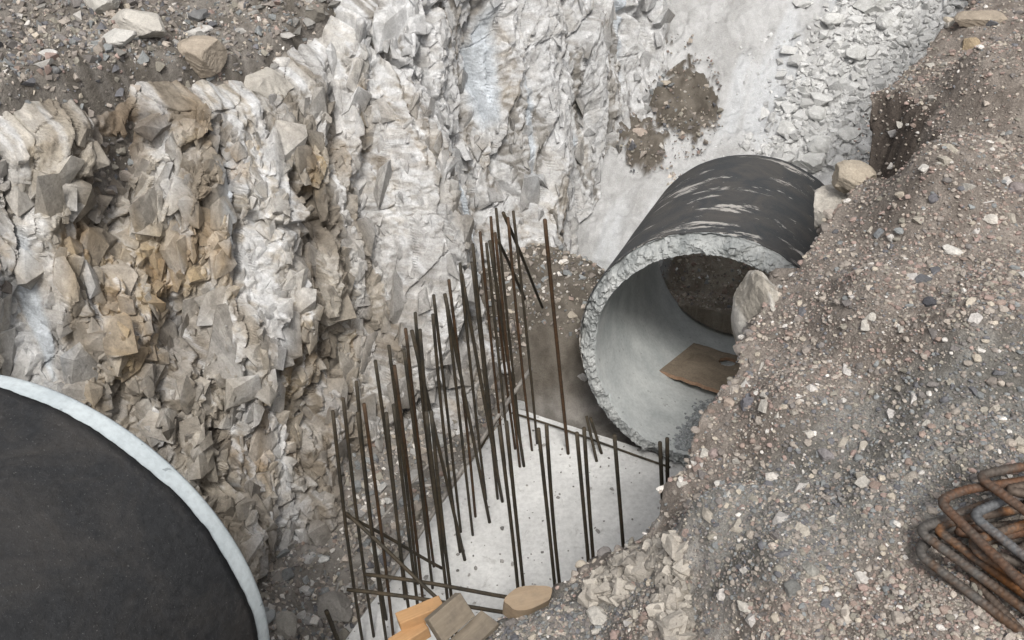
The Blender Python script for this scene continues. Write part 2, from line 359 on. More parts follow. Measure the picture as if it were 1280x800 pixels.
keepc = (ksz > rk.uniform(-1.0, .25, NCH)) & (rk.uniform(0, 1, NCH) > .30 + .45 * cool[ii, jj]) & (stk[ii, jj] < .3); ii, jj = ii[keepc], jj[keepc]; nc_ = len(ii)
sz = np.clip(rk.lognormal(-3.25, .60, nc_), .014, .15)
tz_ = np.stack([np.repeat(tan[:, 0][:, None], nV, 1), np.repeat(tan[:, 1][:, None], nV, 1), np.zeros_like(U)], -1)[ii, jj]
nz_ = nrm[ii, jj]; uz_ = np.cross(tz_, nz_); uz_ *= np.sign(uz_[:, 2:3]); a0 = .40 + rk.normal(0, .22, nc_)
T1 = tz_ * np.cos(a0)[:, None] + uz_ * np.sin(a0)[:, None] * -1; T2 = tz_ * np.sin(a0)[:, None] + uz_ * np.cos(a0)[:, None]
Rb = np.stack([T1, T2, nz_], -1); tl = rand_rot_small(rk, nc_, .24); Rb = np.einsum('nij,njk->nik', Rb, tl)
dm = sz[:, None] * np.stack([rk.uniform(.6, 1.2, nc_), rk.uniform(.8, 1.9, nc_), rk.uniform(.30, .60, nc_)], 1)
cc_ = wc[ii, jj] * rk.uniform(.82, 1.12, (nc_, 1))
ids = np.stack([ii, jj, rk.uniform(.84, 1.1, nc_)], 1).astype(float)
hv, hf, hc_ = hull_mesh(WV[ii, jj] - nz_ * (dm[:, 2] * .40)[:, None], dm, Rb, ids, 45)
# each corner takes the colour of the rock, stain or dust run it lies on
ci, cj = hc_[:, 0].astype(int), hc_[:, 1].astype(int); dv0 = hv - WV[ci, cj]; tg = np.stack([np.repeat(tan[:, 0][:, None], nV, 1), np.repeat(tan[:, 1][:, None], nV, 1)], -1)[ci, cj]
ui = np.clip(ci + ((dv0[:, 0] * tg[:, 0] + dv0[:, 1] * tg[:, 1]) / .0108).astype(int), 0, len(sU) - 1); vi = np.clip(cj + (dv0[:, 2] / (hh_[ci] * 1.12 / nV)).astype(int), 0, nV - 1)
hc_ = (wc[ui, vi] * .7 + wc[ci, cj] * .3) * hc_[:, 2:3]
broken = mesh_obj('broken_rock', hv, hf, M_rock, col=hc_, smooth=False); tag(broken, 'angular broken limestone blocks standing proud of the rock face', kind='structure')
tag(rock, 'cut limestone face of the trench with white dust runs', kind='structure')

# ------------------------------------------------------------------ gravel ground above the rock face
topx, topy = (fb[:, 0] + nl[:, 0] * oo), (fb[:, 1] + nl[:, 1] * oo)
ts = sU[::20]; tx, ty, tz = topx[::20], topy[::20], (fb[:, 2] + hh_)[::20]; tnx, tny = nl[::20, 0], nl[::20, 1]
def upper_z(x, y):
    x = np.asarray(x, float); y = np.asarray(y, float); sh = x.shape; xf = x.ravel(); yf = y.ravel()
    best = np.full(xf.shape, 1e9); z = np.zeros_like(xf); dd = np.zeros_like(xf)
    for i in range(len(ts)):
        d = (xf - tx[i]) ** 2 + (yf - ty[i]) ** 2; b = d < best
        sg = (xf - tx[i]) * tnx[i] + (yf - ty[i]) * tny[i]
        best = np.where(b, d, best); z = np.where(b, tz[i], z); dd = np.where(b, sg, dd)
    z = z.reshape(sh); dd = dd.reshape(sh)
    dd = dd + .10 * fbm(x * 2.5, y * 2.5, 207); zz = z + .02 + .40 * np.clip(dd, 0, 6) - 5.0 * np.maximum(.10 - dd, 0)
    zz = np.minimum(zz, 5.4 + .4 * fbm(x * .05, y * .05, 3))
    g2, _, _ = facet(x * 9, y * 9, 205, .8)
    global UD; UD = dd
    return zz + .10 * fbm(x * 1.4, y * 1.4, 201) + .03 * fbm(x * 6, y * 6, 202) + .012 * fbm(x * 25, y * 25, 203) + .015 * g2
ux = axis(-150, 1.2, -6.2, .9, .02); uy = axis(-60, 150, 3.6, 11, .02)
X, Y = np.meshgrid(ux, uy, indexing='ij')
Zu = upper_z(X, Y); keep_d = Zu
n1 = fbm(X * 2, Y * 2, 211); n2 = fbm(X * 14, Y * 14, 212)
col = lerp((.20, .178, .152), (.36, .33, .295), ss(-.5, .6, n2 + .5 * n1))
F = grid_faces(len(ux), len(uy))
zf = Zu.ravel()[F].min(1); floorz = floor_parts(X, Y)[0].ravel()[F].max(1)
ok = (zf > 2.0) & (UD.ravel()[F].min(1) > -.10)
upper = mesh_obj('upper_ground', np.stack([X, Y, Zu], -1).reshape(-1, 3), F[ok], M_soil, col=col.reshape(-1, 3))
tag(upper, 'brown gravelly ground above the rock face', kind='structure')

# ------------------------------------------------------------------ right bank (height field with a broken edge)
EP = [(545, 812, 2.9), (600, 775, 2.92), (665, 740, 2.96), (735, 706, 3.0), (796, 690, 3.1), (812, 662, 3.2), (842, 628, 3.3), (868, 575, 3.38), (893, 515, 3.45), (918, 460, 3.5),
      (940, 390, 3.55), (985, 322, 3.6), (1028, 285, 3.62), (1072, 225, 3.68), (1108, 160, 3.75), (1088, 105, 3.78), (1130, 72, 3.8), (1222, -4, 3.9)]
EW = np.array([at(*p) for p in EP])
ED = np.vstack([[-1.4, -30, 4.0], [-1.35, -2, 4.0], [-1.2, .3, 3.7], [-.75, 1.45, 3.1], EW, [3.5, 6.3, 4.1], [5.4, 8.5, 4.4], [8.5, 12, 4.8], [20, 30, 5.2]])
CT = list(map(tuple, EW)) + [(0, 0, 4.15), (-1.2, 0, 3.8), (.8, .5, 4.05), (3, 0, 4.3), (6, 2, 4.8), (5, 5, 4.7), (4, 5.2, 4.35), (9, 9, 5.2)]
for p in ((1000, 700, 3.6), (1150, 650, 3.72), (1250, 740, 3.78), (1250, 560, 3.8), (1000, 480, 3.66), (1270, 380, 3.95), (1130, 350, 3.82), (1200, 180, 4.0), (1270, 60, 4.1), (850, 770, 3.35), (700, 790, 3.08), (900, 640, 3.5)):
    CT.append(tuple(at(*p)))
CT = np.array(CT)
def bank_parts(x, y):
    x = np.asarray(x, float); y = np.asarray(y, float)
    nx_, ny_ = .05 * fbm(x * 3, y * 3, 301) + .010 * fbm(x * 9, y * 9, 302), .05 * fbm(x * 3 + 9, y * 3, 303) + .010 * fbm(x * 9 + 5, y * 9, 304)
    qx = x + nx_; qy = y + ny_
    ws = 0; zs = 0
    for c in CT:
        d = (x - c[0]) ** 2 + (y - c[1]) ** 2 + .01; k = d ** -1.8; ws = ws + k; zs = zs + k * c[2]
    top = zs / ws
    st = ss(.52, .42, x + .05 * fbm(x * 5, y * 5, 371) + .1 * (y - 1.9)) * ss(2.5, 2.3, y); top = top + .12 * (1 - st) * ss(1.1, .6, x) * ss(2.15, 1.85, y)
    global ST; ST = st
    nc = at(1112, 205, 3.55); top = top - .30 * ss(1.25, .65, np.hypot((x - nc[0] + .07) / .15, (y - nc[1]) / .30) + .45 * fbm(x * 5, y * 5, 377) + .2 * fbm(x * 15, y * 15, 378))
    best = np.full(x.shape, 1e9); sgn = np.zeros(x.shape)
    for a, b in zip(ED[:-1], ED[1:]):
        dx, dy = b[0] - a[0], b[1] - a[1]; t = np.clip(((qx - a[0]) * dx + (qy - a[1]) * dy) / (dx * dx + dy * dy), 0, 1)
        ex = qx - a[0] - t * dx; ey = qy - a[1] - t * dy; d = ex * ex + ey * ey
        s = dx * ey - dy * ex; b_ = d < best - 1e-12
        best = np.where(b_, d, best); sgn = np.where(b_, np.sign(s), sgn)
    return top, np.sqrt(best) * sgn                                            # >0 : over the pit
def bank_z(x, y, full=False):
    top, d = bank_parts(x, y)
    top = top - .05 * ss(-.16, .0, d)
    g1, b1, _ = facet(x * 6, y * 6, 311, .8); g2, b2, _ = facet(x * 16, y * 16, 317, .8)
    rough = .022 * fbm(x * 2.2, y * 2.2, 321) + .014 * fbm(x * 8, y * 8, 322) + .006 * fbm(x * 30, y * 30, 323) + .012 * g1 * ss(-.9, -.1, d) + .007 * g2
    z = top + rough - np.where(d > 0, 12 * d, 0)
    z = np.maximum(z, -.7)
    return (z, d) if full else z
kx = axis(-14, 150, -1.3, 3.3, .0095, 1.12); ky = axis(-120, 150, 1.0, 6.2, .0095, 1.12)
X, Y = np.meshgrid(kx, ky, indexing='ij'); _, db = bank_parts(X, Y)
# beyond the broken edge the sheet folds down into a near-vertical face
gxx = np.gradient(db, kx, axis=0); gyy = np.gradient(db, ky, axis=1); gl = np.hypot(gxx, gyy) + 1e-6; gxx /= gl; gyy /= gl
dp = np.maximum(db, 0); Xe = X - gxx * dp * 1.02; Ye = Y - gyy * dp * 1.02
Ze = bank_z(Xe, Ye); Ze = np.where(db > 0, bank_parts(Xe, Ye)[0] - .05 + .03 * fbm(Xe * 8, Ye * 8, 322), bank_z(X, Y))
al = Xe * .6 + Ye * .8; dep = dp * 2.3
ff1, _, _ = facet(al * 5 + fbm(al * 2, dep * 2, 351), dep * 4, 352, 1.0, 12); ff2, _, _ = facet(al * 14, dep * 12, 353, 1.1, 9)
und = at(1095, 160, 3.7); hollow = ss(1.25, .4, np.hypot((Xe - und[0]) / .35, (Ye - und[1]) / .7)) * ss(.0, .12, dep) * ss(1.2, .4, dep)
outw = (.10 * dp + ss(0, .08, dep) * (.12 * ff1 + .05 * ff2 + .10 * fbm(al * 1.2, dep * 1.0, 355)) - .05 * ss(.0, .3, dep) - .16 * hollow)
outw = np.where(db > 0, outw, 0)
X0, Y0 = X, Y
Zb = np.maximum(Ze - dep, -.7); X = np.where(db > 0, Xe + gxx * outw, X); Y = np.where(db > 0, Ye + gyy * outw, Y)
n1 = fbm(X * 1.6, Y * 1.6, 341); n2 = fbm(X * 10, Y * 10, 342); n3 = fbm(X * 40, Y * 40, 343, 3)
brn = lerp((.27, .23, .198), (.45, .395, .345), ss(-.9, .9, n2 + .8 * n3)); gry = lerp((.24, .228, .205), (.44, .425, .39), ss(-.6, .6, n2 + .6 * n3))
g0 = at(950, 660, 3.55); g1_ = at(1160, 560, 3.7); g2_ = at(680, 780, 3.0)
def gz(x, y):
    n = .3 * fbm(x * 1.6, y * 1.6, 341)
    g = np.maximum(ss(1.3, .6, np.hypot((x - g0[0]) / .38, (y - g0[1]) / .32) + n), ss(1.3, .6, np.hypot((x - g1_[0]) / .5, (y - g1_[1]) / .3) + n))
    return np.maximum(g, ss(1.3, .8, np.hypot((x - g2_[0]) / .4, (y - g2_[1]) / .2) + n))
greyz = gz(X, Y)
col = lerp(brn, gry, greyz)
n2 = np.where(db > 0, fbm(al * 9, dep * 9, 361), n2)
pale = ss(.02, .06, db) * ss(-.3, .3, n2 + .2 + .4 * ff1) * ss(3.3, 2.5, Y); col = lerp(col, lerp((.45, .40, .35), (.68, .65, .61), ss(-.4, .4, n3 + n2)), pale)
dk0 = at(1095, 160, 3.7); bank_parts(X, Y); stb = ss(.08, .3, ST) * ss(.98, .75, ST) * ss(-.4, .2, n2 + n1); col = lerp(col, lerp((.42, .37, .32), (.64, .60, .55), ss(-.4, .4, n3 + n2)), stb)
nc = at(1112, 205, 3.5); darkz = np.maximum(ss(1.1, .8, np.hypot((X - nc[0] + .07) / .16, (Y - nc[1]) / .30) + .5 * n2), 0); darkz_ = ss(1.2, .5, np.hypot((Xe - dk0[0]) / .28, (Ye - dk0[1]) / .5) + .3 * n2) * ss(-.04, .02, db); col = lerp(col, (.13, .105, .088), np.maximum(darkz, darkz_) * .85)  # dark soil tone paints in the shade of the notch and overhanging edge
F = grid_faces(len(kx), len(ky)); ok = Zb.ravel()[F].max(1) > -.65
pb = np.array([at(808, 690, 3.15), at(838, 720, 3.3), at(845, 810, 3.4)]); pd = np.full(X.shape, 9.0)
for a, b in zip(pb[:-1], pb[1:]):
    dx, dy = b[0] - a[0], b[1] - a[1]; t_ = np.clip(((X - a[0]) * dx + (Y - a[1]) * dy) / (dx * dx + dy * dy), 0, 1); pd = np.minimum(pd, np.hypot(X - a[0] - t_ * dx, Y - a[1] - t_ * dy))
pq = at(775, 745, 3.05); cr_ = crag(X, Y, 9, 1001)
pbm = np.maximum(ss(.075, .02, pd + .03 * cr_), ss(1.1, .7, np.hypot((X - pq[0]) / .16, (Y - pq[1]) / .12) + .5 * cr_))
pbm = pbm * (db < .3); col = lerp(col, lerp((.44, .39, .33), (.66, .63, .58), ss(-.5, .5, n3 + cr_)), pbm * .9); Zb = Zb + pbm * (db < 0) * (.018 + .03 * cr_ + .012 * crag(X, Y, 24, 1007))
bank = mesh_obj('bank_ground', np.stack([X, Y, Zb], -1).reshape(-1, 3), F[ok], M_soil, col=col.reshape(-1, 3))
tag(bank, 'stony brown ground of the near right bank', kind='structure')

# ------------------------------------------------------------------ stones
def ico(sub):
    t = (1 + 5 ** .5) / 2
    V = [(-1, t, 0), (1, t, 0), (-1, -t, 0), (1, -t, 0), (0, -1, t), (0, 1, t), (0, -1, -t), (0, 1, -t), (t, 0, -1), (t, 0, 1), (-t, 0, -1), (-t, 0, 1)]
    F = [(0, 11, 5), (0, 5, 1), (0, 1, 7), (0, 7, 10), (0, 10, 11), (1, 5, 9), (5, 11, 4), (11, 10, 2), (10, 7, 6), (7, 1, 8), (3, 9, 4), (3, 4, 2), (3, 2, 6), (3, 6, 8), (3, 8, 9), (4, 9, 5), (2, 4, 11), (6, 2, 10), (8, 6, 7), (9, 8, 1)]
    V = [np.array(v) / np.linalg.norm(v) for v in V]
    for _ in range(sub):
        mid = {}; F2 = []
        def m(a, b):
            k = (min(a, b), max(a, b))
            if k not in mid:
                p = V[a] + V[b]; V.append(p / np.linalg.norm(p)); mid[k] = len(V) - 1
            return mid[k]
        for a, b, c in F:
            x, y, z = m(a, b), m(b, c), m(c, a); F2 += [(a, x, z), (b, y, x), (c, z, y), (x, y, z)]
        F = F2
    return np.array(V), np.array(F)
ICO = {k: ico(k) for k in (0, 1, 2, 4)}
def rand_rot(rng, n):
    q = rng.normal(size=(n, 4)); q /= np.linalg.norm(q, axis=1)[:, None]; w_, x, y, z = q.T
    return np.stack([1-2*(y*y+z*z), 2*(x*y-z*w_), 2*(x*z+y*w_), 2*(x*y+z*w_), 1-2*(x*x+z*z), 2*(y*z-x*w_), 2*(x*z-y*w_), 2*(y*z+x*w_), 1-2*(x*x+y*y)], -1).reshape(n, 3, 3)
def stone_verts(rng, n, sub, K=10, lo=.5, flat=.65):
    Dv, F = ICO[sub]
    pn = rng.normal(size=(n, K, 3)); pn /= np.linalg.norm(pn, axis=-1)[..., None]; off_ = rng.uniform(lo, 1, (n, K))
    dots = np.einsum('nkc,vc->nkv', pn, Dv); r = np.minimum((off_[..., None] / np.maximum(dots, .08)).min(1), 1.05)
    V = Dv[None] * r[..., None]
    V *= rng.uniform(.6, 1.15, (n, 1, 3)); V = np.einsum('nij,nvj->nvi', rand_rot(rng, n), V); V[..., 2] *= flat
    return V, F
def stones(name, pos, size, cols, sub, seed, mat=M_stone, sink=.25, smooth=False):
    rng = np.random.default_rng(seed); n = len(pos)
    if sub == 'hull':
        p2 = pos.copy(); p2[:, 2] += size * .2; dm = size[:, None] * rng.uniform(.5, 1.05, (n, 3)) * .9
        v, f, c = hull_mesh(p2, dm, rand_rot(rng, n), cols, seed); return mesh_obj(name, v, f, mat, col=c, smooth=False)
    V, F = stone_verts(rng, n, sub)
    V = V * size[:, None, None] + pos[:, None]; V[..., 2] += (size * (.5 - sink) * .5)[:, None]
    nv = V.shape[1]; FF = (F[None] + (np.arange(n) * nv)[:, None, None]).reshape(-1, 3)
    return mesh_obj(name, V.reshape(-1, 3), FF, mat, col=np.repeat(cols, nv, 0), smooth=smooth)
PAL = 1.2 * np.array([(.36, .32, .28), (.26, .23, .205), (.20, .185, .175), (.42, .37, .32), (.30, .235, .20), (.15, .15, .16), (.62, .59, .55), (.24, .25, .25), (.33, .25, .22), (.45, .40, .33), (.28, .26, .22)])
def pal(rng, n, w_): w_ = np.array(w_, float); return PAL[rng.choice(len(PAL), n, p=w_ / w_.sum())] * rng.uniform(.8, 1.2, (n, 1))
rng = np.random.default_rng(5)
def scatter_px(rng, n, x0, x1, y0, y1, z0):
    """positions spread evenly over the part of the ground that lies in view at about height z0"""
    px = rng.uniform(x0, x1, n); py = rng.uniform(y0, y1, n)
    X = (px - 640) / FPX; Z = -(py - 400) / FPX; x = X * cr - Z * sr; z = X * sr + Z * cr
    d = np.stack([x, cp + z * sp, -sp + z * cp], 1); k = (z0 - HC) / d[:, 2]; return d[:, 0] * k, d[:, 1] * k
x, y = scatter_px(rng, 135000, 520, 1640, -80, 900, 3.7)
z, d = bank_z(x, y, True); keep = (d < .25) & (rng.uniform(0, 1, len(x)) < .5 + .7 * ss(-.5, .4, fbm(x * 3, y * 3, 401))); x, y, z, d = x[keep], y[keep], z[keep], d[keep]
dist = np.sqrt(x * x + y * y + (z - HC) ** 2)
sz = np.clip(rng.lognormal(-5.45, .5, len(x)) * (dist / 2.8) ** .6, .0028, .02)
g = gz(x, y); cols = np.where((rng.uniform(0, 1, len(x)) < g)[:, None], pal(rng, len(x), [2, 4, 5, 1, .3, 3, .6, 5, .3, .5, 3]), pal(rng, len(x), [5, 5, 2.5, 3, 4, .8, 1.0, 1.5, 4, 2, 3]))
tag(stones('bank_gravel', np.stack([x, y, z], 1), sz, cols, 0, 1), 'fine loose gravel covering the right bank', 'gravel', kind='stuff')
x, y = scatter_px(rng, 3800, 540, 1400, -60, 880, 3.7); z, d = bank_z(x, y, True); keep = d < .12; x, y, z = x[keep], y[keep], z[keep]
sz = np.clip(rng.lognormal(-4.72, .42, len(x)), .006, .026)
cols = pal(rng, len(x), [5, 3, 2, 4, 3, 1.5, 2.6, 2, 3, 3, 2])
tag(stones('bank_pebbles', np.stack([x, y, z], 1), sz, cols, 1, 2, smooth=False), 'mixed pale and dark pebbles strewn over the right bank', 'pebbles', kind='stuff')
fm = np.flatnonzero((db > .0) & (db < .9) & (Zb > .5) & (X0 > -.9) & (X0 < 3.4) & (Y0 < 6)); fs = rng.choice(fm, 16000)
fp = np.stack([X.ravel()[fs], Y.ravel()[fs], Zb.ravel()[fs]], 1) + rng.normal(0, .004, (16000, 3))
tag(stones('bank_face_stones', fp, np.clip(rng.lognormal(-4.55, .55, 16000), .005, .045), pal(rng, 16000, [4, 4, 2, 4, 4, 1, 3, 1, 3, 3, 2]), 1, 3, sink=.5), 'stones sticking out of the broken edge of the bank', 'stones', kind='stuff')
# gravel of upper ground, pit floor, rubble slope
def place(n, fn, x0, x1, y0, y1, z0, seed):
    r = np.random.default_rng(seed); x, y = scatter_px(r, n, x0, x1, y0, y1, z0); return x, y, fn(x, y), r
x, y, z, r = place(30000, upper_z, -60, 520, -60, 330, 3.1, 11); keep = z > 2.5; x, y, z = x[keep], y[keep], z[keep]
tag(stones('upper_gravel', np.stack([x, y, z], 1), np.clip(r.lognormal(-4.25, .55, len(x)), .006, .06), pal(r, len(x), [4, 5, 5, 2, 1, 2, 1.2, 4, 1, 1, 4]), 'hull', 12), 'loose grey gravel on the ground above the rock face', 'gravel', kind='stuff')
x, y, z, r = place(16000, floor_z, 860, 1300, -60, 300, 1.3, 13)
_, a, q, *_ = floor_parts(x, y); keep = (ss(-.3, .2, q + .26 - .37 * (a - 9.07) + .25 * fbm(x * 1.5, y * 1.5, 31)) * ss(7.4, 7.9, a) > r.uniform(.1, .9, len(x))) & ~((a < 9.1) & (np.abs(q) < 1.3)); x, y, z = x[keep], y[keep], z[keep]
tag(stones('slope_rubble', np.stack([x, y, z], 1), np.clip(r.lognormal(-3.35, .5, len(x)), .012, .09), np.clip(r.uniform(.58, .86, (len(x), 1)) * [1, 1, .985], 0, 1), 'hull', 14, mat=M_dust), 'small broken grey rubble on the slope behind the far pipe', 'rubble', kind='stuff')
x, y, z, r = place(14000, floor_z, 320, 760, 340, 830, 0, 15)
_, a, q, qa, pl_, _ = floor_parts(x, y); keep = (qa < -.02) | (a > 6.0); x, y, z = x[keep], y[keep], z[keep]
tag(stones('floor_rubble', np.stack([x, y, z], 1), np.clip(r.lognormal(-4.2, .55, len(x)), .006, .06), pal(r, len(x), [5, 5, 3, 3, 1, 1, 4, 4, 0, 1, 4]), 'hull', 16), 'loose stones and grit along the foot of the rock face', 'rubble', kind='stuff')

x, y, z, r = place(9000, floor_z, 740, 1080, -60, 330, 1.0, 18)
_, a, q, *_ = floor_parts(x, y); bp = np.minimum(np.hypot((x - w1_[0]) / .45, (y - w1_[1]) / .8), np.hypot((x - w2_[0]) / .42, (y - w2_[1]) / .48)) < 1.0
keep = (a > 8.1) & (bp | (fbm(x * 1.6, y * 1.6, 611) > r.uniform(-.1, .7, len(x)))); x, y, z, bp = x[keep], y[keep], z[keep], bp[keep]
cl = np.where(bp[:, None], pal(r, len(x), [4, 5, 5, 2, 1, 2, 1, 3, 1, 1, 4]), r.uniform(.55, .82, (len(x), 1)) * np.ones(3))
tag(stones('slope_chips', np.stack([x, y, z + .05 * bp], 1), np.clip(r.lognormal(-4.3, .55, len(x)), .006, .06), cl, 'hull', 19, mat=M_dust), 'small chips of stone on the white dusty slope', 'stones', kind='stuff')
r = np.random.default_rng(95); a = r.uniform(7.5, 8.8, 5000); q = r.uniform(-1.0, 1.2, 5000)
x = 1.42 + q * .920 + (a - 5.37) * .391 ; y = 5.24 - q * .391 + (a - 5.37) * .920; z = floor_z(x, y)
tag(stones('soil_grit', np.stack([x, y, z], 1), np.clip(r.lognormal(-4.6, .55, 5000), .005, .04), pal(r, 5000, [5, 5, 3, 4, 2, 1, 1, 2, 2, 3, 4]) * 1.4, 'hull', 20), 'grit and small stones in the soil behind the open back of the far pipe', 'grit', kind='stuff')
fm = np.flatnonzero((pbm > .45) & (db < .25)); fs = rng.choice(fm, min(900, len(fm))); fp = np.stack([X0.ravel()[fs], Y0.ravel()[fs], Zb.ravel()[fs]], 1)
tag(stones('crumbled_rock', fp, np.clip(rng.lognormal(-4.1, .5, len(fs)), .007, .045), np.array((.48, .44, .385)) * rng.uniform(.6, 1.25, (len(fs), 1)), 'hull', 4), 'pale crumbled rock breaking out of the lower bank edge', 'stones', kind='stuff')
# named rocks
def noise3(P, f, s): return fbm(P[:, 0] * f + P[:, 2] * f * .7, P[:, 1] * f - P[:, 2] * f * .6, s, 4)
def rock_thing(name, label, cat, p, dims, col, seed, rot=0, group=None, sink=.3, lo=.62, sub=4, stain=None):
    r = np.random.default_rng(seed)
    if sub == 2:
        pv, pf = PROT[r.integers(len(PROT))]; c, s = math.cos(rot), math.sin(rot); V = (pv @ rand_rot(r, 1)[0].T) * np.array(dims) / 2 * .95 @ np.array([[c, s, 0], [-s, c, 0], [0, 0, 1]])
        o = mesh_obj(name, V, pf, M_stone, col=np.tile(np.array(col), (len(V), 1)), smooth=False)
        o.location = (p[0], p[1], p[2] + dims[2] * (.5 - sink)); return tag(o, label, cat, group)
    Dv, F = ICO[sub]; K = 13
    pn = r.normal(size=(K, 3)); pn /= np.linalg.norm(pn, axis=1)[:, None]; of = r.uniform(lo, .95, K)
    rr = np.minimum((of[:, None] / np.maximum(pn @ Dv.T, .08)).min(0), 1.05); V = Dv * rr[:, None]
    V = V * (1 + .05 * noise3(V, 3, seed) + .035 * noise3(V, 9, seed + 1) + .02 * crag(V[:, 0] * 2 + V[:, 2], V[:, 1] * 2 - V[:, 2], 2.2, seed))[:, None]
    V = V * np.array(dims) / 2; c, s = math.cos(rot), math.sin(rot)
    V = V @ np.array([[c, s, 0], [-s, c, 0], [0, 0, 1]])
    n = noise3(V / max(dims), 4, seed + 3); cc = np.array(col)[None] * (1 + .25 * n[:, None])
    if stain is not None: cc = cc * (1 - ss(.0, .4, n)[:, None]) + np.array(stain) * ss(.0, .4, n)[:, None]
    o = mesh_obj(name, V, F, M_stone, col=cc, smooth=False)
    o.location = (p[0], p[1], p[2] + dims[2] * (.5 - sink)); return tag(o, label, cat, group)
rock_thing('boulder', 'large pale boulder jutting from the bank edge beside the pipe mouth', 'boulder', at(955, 404, 3.34), (.19, .36, .46), (.43, .395, .34), 8, .3, sink=.50, lo=.74, stain=(.66, .63, .58))
rock_thing('boulder', 'pale boulder wedged under the bank edge beside the far end of the pipe', 'boulder', at(1046, 262, 3.42), (.26, .26, .22), (.56, .52, .46), 4, .2, sink=.5, lo=.7, stain=(.68, .64, .58))
rock_thing('boulder', 'tan rounded boulder perched on the bank edge under the dark hollow', 'boulder', at(1066, 222, 3.60), (.17, .2, .14), (.46, .40, .32), 5, .8, sink=.5, lo=.72)
B_ = lambda px, py: hit(px, py, bank_z)
NR = [(1226, 26, (.26, .15, .09), (.40, .34, .27), 'ochre brown angular rock lying near the top of the bank'), (1212, 58, (.12, .09, .07), (.42, .33, .22), 'small yellowish rock below the ochre brown rock'),
      (1190, 314, (.085, .05, .03), (.72, .69, .64), 'flat cream white stone lying on brown soil at mid bank'), (1160, 382, (.055, .05, .045), (.10, .10, .11), 'blackish rounded stone in the middle of the bank'),
      (1100, 295, (.06, .05, .05), (.22, .23, .24), 'blue grey stone near the edge beside the pipe'), (1140, 598, (.05, .035, .03), (.42, .38, .33), 'small pale stone on the grey gravel left of the bent bars'),
      (1058, 772, (.075, .05, .035), (.62, .56, .49), 'pinkish white flat stone at the foot of the bank'), (933, 714, (.04, .035, .03), (.6, .57, .53), 'white round pebble beside the grey gravel patch'),
      (989, 737, (.055, .05, .045), (.20, .20, .19), 'dark grey cobble in a cluster near the bottom edge'), (1012, 712, (.05, .045, .03), (.32, .31, .28), 'grey oval cobble above the dark grey cobble'),
      (903, 745, (.05, .035, .03), (.68, .64, .60), 'white chip of stone near the bottom of the bank'), (1032, 570, (.06, .05, .04), (.30, .28, .28), 'dusty mauve grey stone on the middle gravel'),
      (965, 598, (.055, .04, .035), (.66, .62, .57), 'white stone close to the bank edge above the slab'), (1155, 212, (.06, .045, .035), (.68, .65, .60), 'white stone halfway up the bank slope'),
      (1240, 275, (.055, .045, .03), (.66, .62, .56), 'cream stone near the right side of the bank'), (1270, 240, (.07, .06, .06), (.30, .26, .25), 'grey brown cobble at the right side of the bank'),
      (1190, 190, (.10, .055, .035), (.55, .50, .42), 'long flat tan stone in the upper bank'), (1168, 250, (.05, .04, .04), (.17, .165, .175), 'dark purple grey stone in the upper bank'),
      (935, 508, (.06, .055, .05), (.19, .185, .20), 'dark purple grey rock at the bank edge under the pale boulder'), (912, 505, (.055, .045, .045), (.46, .38, .32), 'pinkish tan rock at the bank edge under the pale boulder'),
      (918, 488, (.045, .035, .035), (.5, .45, .4), 'small pale tan rock directly below the pale boulder'), (895, 570, (.055, .05, .04), (.36, .29, .27), 'reddish brown rock in the edge of the bank'),
      (855, 605, (.05, .045, .04), (.66, .63, .58), 'white rock at the lip above the two short upright bars'), (776, 722, (.11, .06, .04), (.5, .46, .42), 'flat grey slab of rock on the edge of the lower ledge'),
      (800, 712, (.06, .05, .05), (.30, .27, .25), 'brown lump of rock beside the flat grey slab of rock'), (770, 745, (.08, .06, .06), (.60, .56, .50), 'cream rock on the lower ledge below the flat slab'),
      (750, 775, (.10, .07, .06), (.58, .55, .50), 'large cream rock near the bottom of the lower ledge'), (738, 735, (.06, .05, .05), (.52, .48, .42), 'tan rock on the upper lip of the lower ledge')]
for i, (px, py, dm, cl, lb) in enumerate(NR): rock_thing('rock' if max(dm) > .07 else 'stone', lb, 'rock' if max(dm) > .07 else 'stone', B_(px, py), dm, cl, 30 + i, i * 1.3, sink=.35)
r = np.random.default_rng(77)
k = 0
for i in range(400):
    px, py = r.uniform(620, 1290), r.uniform(0, 800); p = B_(px, py); _, d = bank_parts(p[0], p[1])
    if d > -.02 or (px > 1120 and py > 560): continue
    white = r.uniform() < .55; s = r.uniform(.018, .042) * (.9 + .25 * (p[1] / 2.5))
    c = np.array([(.54, .51, .46), (.46, .42, .36), (.60, .57, .54)][r.integers(3)] if white else [(.24, .22, .21), (.17, .17, .18), (.32, .25, .22)][r.integers(3)]) * r.uniform(.85, 1.1)
    rock_thing('stone', 'pale angular stone loose among the gravel of the right bank' if white else 'dull dark stone loose among the gravel of the right bank', 'stone', p, (s * 1.3, s, s * .75), c, 200 + i, r.uniform(0, 6), 'pale stones on the right bank' if white else 'dark stones on the right bank', sub=2, sink=.35)
    k += 1
    if k >= 190: break
Uz = lambda px, py: hit(px, py, upper_z)
